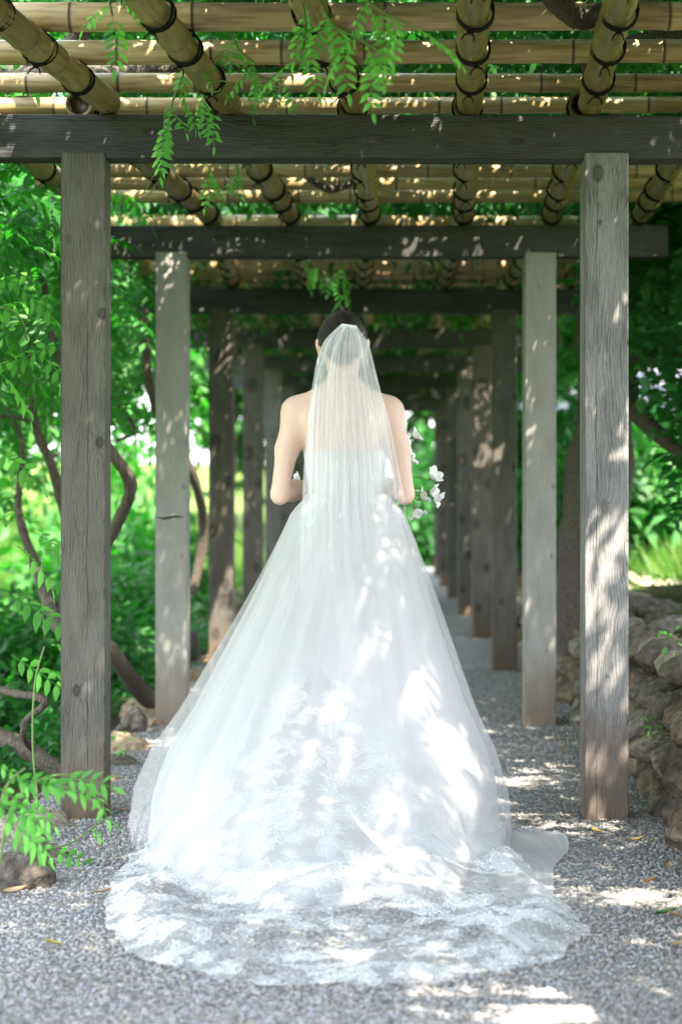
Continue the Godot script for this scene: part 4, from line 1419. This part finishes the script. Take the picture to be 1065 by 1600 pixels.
	part("lace_applique", la.mesh(), M.lace, gown)
	# the lace train spread over the gravel
	var out := []
	for q in [[207, 1345], [182, 1388], [163, 1430], [170, 1470], [205, 1500], [290, 1530], [400, 1549], [540, 1557], [650, 1555], [760, 1540], [850, 1515], [898, 1482], [907, 1462], [885, 1430], [842, 1392], [803, 1345]]:
		var d: float = F * CAM_H / (q[1] - 775.0)
		out.append(Vector2((q[0] - 600.0) * d / F - BRIDE.x, -d - BRIDE.z))
	var tr := MB.new()
	var nseg := 300
	var c0 := Vector2(-0.03, 0.45)
	for i in nseg + 1:
		var v := float(i) / nseg * (out.size() - 1)
		var k := mini(int(v), out.size() - 2)
		var e: Vector2 = (out[k] as Vector2).cubic_interpolate(out[k + 1], out[maxi(k - 1, 0)], out[mini(k + 2, out.size() - 1)], v - k)
		e = c0 + (e - c0) * (1.0 + 0.010 * absf(sin(v * 9.0)) + 0.045 * noise_a.get_noise_1d(v * 60.0))
		for j in 61:
			var r := 0.25 + 0.75 * j / 60.0
			var p := c0.lerp(e, r)
			var rip := 0.5 + noise_a.get_noise_2d(p.x * 130.0, p.y * 260.0)
			var y := 0.026 + (0.040 * rip + 0.03 * pow(1.0 - absf(noise_a.get_noise_2d(p.x * 160.0 + p.y * 60.0, p.y * 50.0)) * 2.0, 4.0)) * (1.0 - smoothstep(0.85, 1.0, r)) + 0.006 * noise_a.get_noise_2d(p.x * 700.0, p.y * 700.0)
			y += 0.05 * smoothstep(0.75, 0.4, r)
			var dn := 0.50 + 0.52 * smoothstep(-0.18, 0.02, noise_a.get_noise_2d(p.x * 210.0 + 40.0, p.y * 210.0) + 0.35 * smoothstep(0.72, 0.92, r))
			tr.addc(Vector3(p.x, y, p.y), Color(1, 1, 1, clampf(dn, 0, 1)), Vector2(p.x / 0.6, p.y / 0.6 + 0.35))
	tr.grid_faces(0, nseg, 60)
	part("train", tr.mesh(), M.lace_train, gown)

	# veil: a short tier and a long one that trails over the train
	var veil := Node3D.new()
	veil.name = "veil"
	b.add_child(veil, true)
	var vr := [[Vector2(531, 508), Vector2(556, 511)], [Vector2(507, 532), Vector2(573, 536)], [Vector2(495, 562), Vector2(581, 562)], [Vector2(487, 610), Vector2(594, 610)], [Vector2(481, 660), Vector2(603, 660)], [Vector2(477, 700), Vector2(610, 700)], [Vector2(474, 740), Vector2(617, 745)], [Vector2(471, 790), Vector2(622, 795)], [Vector2(466, 860), Vector2(640, 870)], [Vector2(470, 950), Vector2(665, 960)], [Vector2(482, 1060), Vector2(705, 1070)], [Vector2(500, 1160), Vector2(748, 1170)], [Vector2(540, 1262), Vector2(800, 1275)], [Vector2(600, 1325), Vector2(850, 1296)], [Vector2(680, 1392), Vector2(884, 1306)], [Vector2(765, 1455), Vector2(886, 1338)], [Vector2(832, 1502), Vector2(876, 1372)]]
	part("long_tier", veil_sheet(vr, 150, 110, 7.0, 0.36, 1.0, 0.012), M.veil, veil)
	var vs := [[Vector2(533, 507), Vector2(558, 511)], [Vector2(512, 528), Vector2(574, 534)], [Vector2(499, 560), Vector2(582, 560)], [Vector2(489, 610), Vector2(592, 605)], [Vector2(482, 665), Vector2(607, 655)], [Vector2(479, 720), Vector2(620, 720)], [Vector2(473, 800), Vector2(634, 792)], [Vector2(470, 930), Vector2(628, 815)]]
	part("short_tier", veil_sheet(vs, 80, 100, 5.0, 0.27, 4.0, 0.034, 1.0), M.veil, veil)
	var hem := MB.new()
	for k in 61:
		var g := k / 60.0
		var v := 11.6 + 4.4 * g
		var i := mini(int(v), 15)
		var lp: Vector2 = (vr[i][0] as Vector2).cubic_interpolate(vr[i + 1][0], vr[maxi(i - 1, 0)][0], vr[mini(i + 2, 16)][0], v - i)
		var wd := 0.012 + 0.05 * smoothstep(0.0, 0.5, g)
		for m in 9:
			var q := m / 8.0
			var p := on_back(lp.x, lp.y, 0.016) + Vector3(0.93, 0, -0.36) * wd * (q - 0.4)
			p.y = maxf(p.y, 0.034) + 0.016 * sin(PI * q) * (0.6 + 0.7 * noise_a.get_noise_2d(g * 300.0, q * 40.0)) + 0.004 * sin(q * 14.0 + g * 9.0)
			hem.addc(p, Color(1, 1, 1, 0.42 * smoothstep(0.0, 0.25, g) * smoothstep(0.0, 0.14, q) * (0.75 + 0.25 * sin(q * 9.0))), Vector2(q, g))
	hem.grid_faces(0, 60, 8)
	part("gathered_edge", hem.mesh(), M.veil, veil)
	var cm := MB.new()
	bevel_box(cm, Vector3(0.05, 0.012, 0.012), 0.003, Vector3.ZERO, 0)
	part("comb", cm.mesh(), M.pearl, veil, Transform3D(Basis(Vector3.BACK, -0.15), on_back(545, 510, 0.004)))

func bell_flower() -> ArrayMesh:
	var mb := MB.new()
	for i in 41:
		var a := TAU * i / 40.0
		var lobe := absf(cos(a * 2.5))
		for j in 11:
			var t := j / 10.0
			var r := 0.004 + 0.013 * smoothstep(0.0, 0.5, t) + 0.014 * pow(t, 3.0) * (0.55 + 0.45 * lobe)
			var y := 0.038 * t - 0.010 * pow(t, 4.0) * (1.0 - lobe) * 1.4 - 0.006 * smoothstep(0.85, 1.0, t)
			mb.add(Vector3(cos(a) * r, y, sin(a) * r), Vector2(i / 40.0, t))
	mb.grid_faces(0, 40, 10)
	return mb.mesh()

func build_bouquet() -> void:
	var q := thing("bouquet", "loose bouquet of white bell flowers with green leaves held before the bride", "bouquet", BRIDE + Vector3(-0.008, 1.135, -0.285))
	var fm := bell_flower()
	var cal := MB.new()
	tube(cal, [Vector3(0, -0.008, 0), Vector3(0, -0.001, 0), Vector3(0, 0.007, 0)], [0.002, 0.0062, 0.0085], 8)
	var cm := cal.mesh()
	var lf := MB.new()
	leaflet(lf, Vector3.ZERO, Vector3(1, -0.1, 0).normalized(), Vector3.UP, 0.06, 0.028)
	var lm := lf.mesh()
	var stem := MB.new()
	var pts := []
	for s in [[643, 684, 0.6, 0.4], [672, 748, 0.4, 0.35], [669, 768, 0.8, -0.1], [676, 776, 1.3, -0.6], [648, 793, 0.5, -1.2], [636, 720, 0.6, 0.3], [470, 752, -0.9, 0.4], [476, 770, -0.8, 0.0], [655, 780, 0.9, 0.6]]:
		pts.append([W(s[0], s[1], 6.42) - q.position, s[2], s[3]])
	for i in 14:
		var a := rnd(0, TAU)
		var r := sqrt(rng.randf()) * 0.13
		pts.append([Vector3(0.02 + cos(a) * r, 0.10 + sin(a) * r * 0.8, rnd(-0.10, 0.0)), cos(a), sin(a)])
	for p in pts:
		var e: Vector3 = p[0]
		var dir := Vector3(p[1], p[2], rnd(-0.2, 0.3)).normalized()
		var qs := smooth_path([[Vector3(0, -0.12, 0.0), 0.0022], [Vector3(e.x * 0.2, 0.0, e.z * 0.3), 0.002], [e * 0.75 + Vector3(0, 0.01, 0), 0.0016], [e - dir * 0.006, 0.0014]], 4)
		tube(stem, qs[0], qs[1], 5)
		var bs := Basis(Quaternion(Vector3.UP, dir)) * Basis(Vector3.UP, rnd(0, TAU))
		var f := part("flower", fm, M.petal, q, Transform3D(bs.scaled(Vector3.ONE * rnd(0.85, 1.1)), e))
		part("calyx", cm, M.green_stem, f)
		for k in 3:
			var o := part("leaf", lm, M.leaves[rng.randi() % 5], q)
			o.transform = Transform3D((Basis(Vector3.UP, rnd(0, TAU)) * Basis(Vector3.BACK, rnd(-0.6, 0.6))).scaled(Vector3.ONE * rnd(0.45, 0.8)), e.lerp(Vector3(e.x * 0.2, 0, 0), rnd(0.1, 0.5)))
	part("stem", stem.mesh(), M.green_stem, q)

# ---------------------------------------------------------------- small things
func build_litter() -> void:
	var lf := MB.new()
	for i in 9:
		for j in 3:
			var t := i / 8.0
			var w := sin(PI * pow(t, 0.8)) * 0.012 * (j - 1)
			lf.add(Vector3(t * 0.05 - 0.025, 0.006 * absf(j - 1.0) + 0.008 * t * t, w))
	lf.grid_faces(0, 8, 2)
	var m := lf.mesh()
	var cols := {"yellow": Color(0.42, 0.32, 0.07), "tan": Color(0.40, 0.27, 0.14), "orange": Color(0.45, 0.22, 0.07), "green": Color(0.05, 0.14, 0.03), "pinkish": Color(0.42, 0.24, 0.19)}
	for s in [
		[874, 1167, "yellow", 0.3, "yellow fallen leaf on the gravel between the front and second right posts"],
		[880, 1184, "tan", 1.2, "tan fallen leaf just nearer than the yellow one left of the front right post"],
		[930, 1314, "yellow", 2.2, "ochre fallen leaf at the foot of the front right post"],
		[993, 1328, "yellow", 0.1, "dull yellow fallen leaf right of the front right post's foot"],
		[1016, 1394, "orange", 0.5, "orange fallen leaf on the gravel in front of the front right post"],
		[1045, 1370, "tan", 1.5, "pale fallen leaf close to the foot of the stone wall"],
		[1039, 1446, "green", 0.2, "single green leaf lying on the gravel at the right"],
		[1058, 1452, "tan", 2.5, "tan fallen leaf touching the green one at the right border"],
		[1057, 1496, "tan", 0.9, "lowest tan fallen leaf at the right border"],
		[24, 1412, "tan", 0.4, "large pale tan fallen leaf beside the dark rock at the left"],
		[83, 1495, "yellow", 2.8, "yellowish fallen leaf alone on the gravel left of the train"],
		[197, 1280, "tan", 0.0, "long tan fallen leaf between the front left post and the skirt"],
		[77, 1353, "pinkish", 1.0, "pinkish fallen leaf below the trailing plant at the left"],
		[160, 1412, "tan", 0.2, "small tan fallen leaf just left of the train's lace"]]:
		var d: float = F * CAM_H / (s[1] - 775.0)
		var p := W(s[0], s[1], d)
		p.y = 0.03
		var k := rnd(0.75, 1.1) * (1.5 if s[0] == 24 else 1.0)
		var o := part("fallen_leaf", m, mat((cols[s[2]] as Color).linear_to_srgb(), 0.7), self, Transform3D((Basis(Vector3.UP, s[3]) * Basis(Vector3.RIGHT, rnd(-0.25, 0.25))).scaled(Vector3.ONE * k), p))
		tag(o, s[4], "leaf", "fallen leaves on the gravel")
	# the young shoot that leans in front of the left post
	var leafs := [compound_leaf(21, 4, 0.17, 0.052), compound_leaf(22, 3, 0.12, 0.05)]
	var sp := thing("wisteria_shoot", "soft green young shoot with drooping leaves in front of the front left post", "plant", W(40, 1330, 5.3))
	var off := -sp.position
	limb("stem", M.green_stem, sp, [[W(10, 1345, 5.40) + off, 0.004], [W(60, 1330, 5.50) + off, 0.0035], [W(110, 1318, 5.60) + off, 0.003], [W(150, 1290, 5.70) + off, 0.0025], [W(172, 1275, 5.75) + off, 0.002]], 6, 5, 0.0)
	limb("stem", M.green_stem, sp, [[W(0, 1350, 4.45) + off, 0.004], [W(20, 1260, 4.45) + off, 0.0035], [W(70, 1215, 4.50) + off, 0.003], [W(130, 1212, 4.55) + off, 0.002]], 6, 5, 0.0)
	limb("stem", M.green_stem, sp, [[W(-10, 1300, 4.35) + off, 0.004], [W(10, 1230, 4.35) + off, 0.003], [W(40, 1200, 4.35) + off, 0.002]], 6, 5, 0.0)
	for s in [[60, 1218, 4.50, 0.1], [95, 1213, 4.53, -0.3], [125, 1215, 4.55, -0.5], [20, 1250, 4.45, 0.5], [-5, 1225, 4.35, 0.2], [15, 1215, 4.35, 0.0], [30, 1290, 4.65, 0.4], [0, 1270, 4.40, 0.3], [80, 1325, 5.55, 0.2], [140, 1297, 5.68, 0.6], [160, 1280, 5.73, 0.3], [10, 1310, 4.65, -0.2], [-10, 1190, 4.40, 0.3], [-15, 1250, 4.35, -0.1]]:
		var o := part("leaf", leafs[0 if s[0] < 130 else 1], M.leaves[rng.randi() % 5], sp)
		o.transform = Transform3D((Basis(Vector3.UP, s[3]) * Basis(Vector3.BACK, rnd(-0.7, -0.05)) * Basis(Vector3.RIGHT, rnd(0.0, 0.9))).scaled(Vector3.ONE * rnd(0.6, 0.85) * (0.6 if s[0] >= 130 else 1.0)), W(s[0], s[1], s[2]) + off)
	var wm := leaf_clump(60, 14, 0.05, 0.03, 0.014)
	for s in [[1014, 1132, 7.0, "tiny green weed growing from a joint in the stone wall"], [1048, 1000, 7.4, "leafy weed on top of the stone wall"], [1022, 1260, 6.55, "small weed at the foot of the stone wall behind the front right post"], [30, 1395, 5.5, "grassy weed between the dark rocks at the left edge"], [190, 1160, 7.6, "bright weed on the gravel by the left edging rocks"]]:
		var o := part("weed", wm, M.leaves[rng.randi() % 5], self, rand_xf(W(s[0], s[1], s[2]), 0.9))
		tag(o, s[3], "weed", "small weeds by wall and path")

# ---------------------------------------------------------------- materials
func build_materials() -> void:
	noise_a.seed = 5
	noise_a.frequency = 0.01
	noise_a.fractal_octaves = 3
	var leaf := mat(Color.WHITE, 0.5, 0.45)
	leaf.vertex_color_use_as_albedo = true
	leaf.backlight_enabled = true
	leaf.backlight = Color(0.62, 1.0, 0.42)
	M.leaf = leaf
	M.leaves = []
	for c in [Color(0.028, 0.12, 0.034), Color(0.04, 0.145, 0.04), Color(0.022, 0.10, 0.03), Color(0.05, 0.15, 0.045), Color(0.03, 0.125, 0.035)]:
		var l := mat(c.linear_to_srgb(), 0.45, 0.45)
		l.backlight_enabled = true
		l.backlight = Color(0.62, 1.0, 0.42)
		M.leaves.append(l)
	M.green_stem = mat(lin(0.13, 0.20, 0.05), 0.6)
	var earth := mat(Color.WHITE, 0.95, 0.2)
	earth.vertex_color_use_as_albedo = true
	earth.albedo_texture = ntex(0.03, 5, 4, Color(0.62, 0.62, 0.62), Color(1, 1, 1))
	earth.uv1_triplanar = true
	earth.uv1_world_triplanar = true
	earth.uv1_scale = Vector3.ONE * 0.9
	earth.heightmap_enabled = true
	earth.heightmap_texture = ntex(0.05, 5, 9, Color.BLACK, Color.WHITE)
	earth.heightmap_scale = 3.0
	M.earth = earth
	var gv := mat(Color(1, 1, 1), 0.9, 0.3)
	gv.albedo_texture = ntex(0.16, 3, 14, lin(0.14, 0.138, 0.135), lin(0.40, 0.39, 0.375), 1024, FastNoiseLite.TYPE_CELLULAR, 0.5, lin(0.25, 0.245, 0.238))
	gv.uv1_triplanar = true
	gv.uv1_world_triplanar = true
	gv.uv1_scale = Vector3.ONE * 1.3
	gv.heightmap_enabled = true
	gv.heightmap_texture = ntex(0.16, 2, 14, Color.BLACK, Color.WHITE, 1024, FastNoiseLite.TYPE_CELLULAR)
	gv.heightmap_scale = 0.8
	M.gravel = gv
	var sv := mat(Color.WHITE, 0.8, 0.4)
	sv.vertex_color_use_as_albedo = true
	M.stone_v = sv
	var rk := mat(Color(0.6, 0.6, 0.6), 0.9, 0.3)
	rk.albedo_texture = ntex(0.02, 5, 31, Color(0.28, 0.27, 0.25), Color(0.72, 0.70, 0.66), 512, FastNoiseLite.TYPE_SIMPLEX_SMOOTH, 0.5, Color(0.5, 0.48, 0.45))
	rk.uv1_triplanar = true
	rk.uv1_world_triplanar = true
	rk.uv1_scale = Vector3.ONE * 2.2
	rk.heightmap_enabled = true
	rk.heightmap_texture = ntex(0.03, 5, 32, Color.BLACK, Color.WHITE)
	rk.heightmap_scale = 1.5
	M.rock = rk
	var so := mat(lin(0.09, 0.065, 0.045), 0.95, 0.2)
	M.soil = so
	M.sand = mat(lin(0.36, 0.30, 0.24), 0.95, 0.2)
	var bk := mat(Color(1, 1, 1), 0.9, 0.25)
	bk.albedo_texture = ntex(0.03, 5, 41, lin(0.05, 0.04, 0.032), lin(0.22, 0.185, 0.15))
	bk.uv1_triplanar = true
	bk.uv1_scale = Vector3(6.0, 1.6, 6.0)
	bk.heightmap_enabled = true
	bk.heightmap_texture = ntex(0.04, 4, 42, Color.BLACK, Color.WHITE)
	bk.heightmap_scale = 1.2
	M.bark = bk
	var bam := mat(Color.WHITE, 0.42, 0.5)
	bam.vertex_color_use_as_albedo = true
	var bt := ntex(0.012, 4, 51, Color(0.74, 0.70, 0.63), Color(1.0, 1.0, 1.0), 512, FastNoiseLite.TYPE_SIMPLEX_SMOOTH, 0.55, Color(0.94, 0.93, 0.9))
	bam.albedo_texture = bt
	bam.uv1_scale = Vector3(2.0, 0.8, 1)
	M.bamboo = bam
	var bd: StandardMaterial3D = bam.duplicate()
	bd.albedo_color = Color(0.86, 0.85, 0.84)
	M.bamboo_dark = bd
	M.cord = mat(lin(0.012, 0.011, 0.010), 0.8, 0.3)
	M.knot = mat(lin(0.055, 0.045, 0.038), 0.8, 0.3)
	var sk := mat(lin(0.70, 0.485, 0.385), 0.5, 0.45)
	sk.subsurf_scatter_enabled = true
	sk.subsurf_scatter_strength = 0.12
	M.skin = sk
	M.eye = mat(lin(0.7, 0.7, 0.68), 0.2)
	M.pearl = mat(lin(0.75, 0.73, 0.69), 0.25)
	var hr := mat(lin(0.016, 0.009, 0.008), 0.36, 0.4)
	hr.heightmap_enabled = true
	hr.heightmap_texture = ntex(0.05, 3, 61, Color.BLACK, Color.WHITE, 256)
	hr.heightmap_scale = 0.1
	hr.uv1_scale = Vector3(26, 0.5, 1)
	M.hair = hr
	var sa := mat(lin(0.52, 0.512, 0.50), 0.6, 0.4)
	M.satin = sa
	var tu := mat(Color(0.80, 0.795, 0.79), 0.9, 0.2)
	tu.transparency = BaseMaterial3D.TRANSPARENCY_ALPHA
	tu.vertex_color_use_as_albedo = true
	tu.backlight_enabled = true
	tu.backlight = Color(0.6, 0.6, 0.6)
	M.tulle = tu
	var ve: StandardMaterial3D = tu.duplicate()
	ve.albedo_color = Color(0.93, 0.93, 0.93)
	M.veil = ve
	var im := lace_image(1024, 77, 81, 0.8, 0.06)
	var lt := mat(Color(0.91, 0.91, 0.91), 0.85, 0.25)
	lt.albedo_texture = tex(im)
	lt.transparency = BaseMaterial3D.TRANSPARENCY_ALPHA
	lt.vertex_color_use_as_albedo = true
	M.lace = lt
	var lt2: StandardMaterial3D = lt.duplicate()
	lt2.albedo_texture = tex(lace_image(1024, 78, 90, 0.8, 0.20))
	M.lace_train = lt2
	var pt := mat(lin(0.86, 0.86, 0.85), 0.6)
	pt.backlight_enabled = true
	pt.backlight = Color(0.5, 0.5, 0.45)
	M.petal = pt
	M.plaster = mat(lin(0.10, 0.075, 0.068), 0.9)
	M.paper = mat(lin(0.09, 0.085, 0.08), 0.9)
	M.roof = mat(lin(0.20, 0.185, 0.215), 0.7)
	M.fence = mat(lin(0.085, 0.066, 0.062), 0.9)

func _ready() -> void:
	rng.seed = 20240
	# camera
	var cam := Camera3D.new()
	cam.name = "camera"
	add_child(cam)
	cam.position = Vector3(0, CAM_H, 0)
	var at := CameraAttributesPhysical.new()
	at.frustum_focal_length = 60.0
	at.frustum_focus_distance = 5.95
	at.frustum_near = 0.1
	at.frustum_far = 400.0
	at.exposure_aperture = 2.4
	cam.attributes = at
	cam.projection = Camera3D.PROJECTION_FRUSTUM
	cam.near = 0.1
	cam.far = 400.0
	cam.size = 0.1 * 1600.0 / F
	cam.frustum_offset = Vector2(-67.5 * 0.1 / F, -25.0 * 0.1 / F)
	cam.current = true
	# sky
	var we := WorldEnvironment.new()
	we.name = "world_environment"
	var env := Environment.new()
	env.background_mode = Environment.BG_SKY
	var sky := Sky.new()
	var sm := ProceduralSkyMaterial.new()
	sm.sky_top_color = Color(0.82, 0.87, 0.94)
	sm.sky_horizon_color = Color(0.93, 0.94, 0.95)
	sm.sky_curve = 0.2
	sm.ground_bottom_color = Color(0.2, 0.22, 0.15)
	sm.ground_horizon_color = Color(0.6, 0.65, 0.6)
	sky.sky_material = sm
	env.sky = sky
	env.background_energy_multiplier = 1.1
	env.tonemap_mode = Environment.TONE_MAPPER_LINEAR
	env.tonemap_exposure = 6.8
	env.sdfgi_enabled = true
	env.ssao_enabled = true
	env.ssil_enabled = true
	we.environment = env
	add_child(we)
	# sun: high, behind the camera and to the right
	var az := deg_to_rad(30.0)
	var el := deg_to_rad(58.0)
	sun_dir = Vector3(sin(az) * cos(el), sin(el), cos(az) * cos(el))
	var sun := DirectionalLight3D.new()
	sun.name = "sun"
	sun.light_energy = 1.3
	sun.light_color = Color(1.0, 0.955, 0.88)
	sun.light_angular_distance = 0.5
	sun.shadow_enabled = true
	add_child(sun)
	sun.look_at_from_position(Vector3.ZERO, -sun_dir, Vector3.UP)
	# openings in the leaf roof through which the sun falls on these spots
	for h in [[690, 1185, 5.85, 0.17], [640, 1035, 5.9, 0.1], [628, 925, 5.95, 0.1], [545, 950, 6.0, 0.06], [552, 1342, 5.3, 0.15], [640, 1410, 5.1, 0.12], [540, 1485, 4.65, 0.15], [690, 1575, 4.13, 0.17], [760, 1600, 4.0, 0.16], [850, 1548, 4.27, 0.14], [900, 1570, 4.15, 0.15], [950, 1592, 4.05, 0.15], [110, 1480, 4.68, 0.12], [830, 1210, 7.6, 0.24], [860, 1300, 6.3, 0.18], [960, 690, 6.42, 0.24], [930, 775, 6.42, 0.17], [930, 955, 6.42, 0.18], [950, 1060, 6.42, 0.16], [935, 1240, 6.42, 0.14], [790, 790, 11.8, 0.2], [750, 690, 14.6, 0.2], [960, 1400, 5.3, 0.2], [1010, 893, 13.0, 0.5], [1050, 893, 13.2, 0.5]]:
		holes.append([W(h[0], h[1], h[2]), h[3]])
	build_materials()
	build_ground()
	build_pergola()
	build_wall()
	build_garden()
	build_wisteria()
	build_rocks()
	build_bride()
	build_bouquet()
	build_litter()
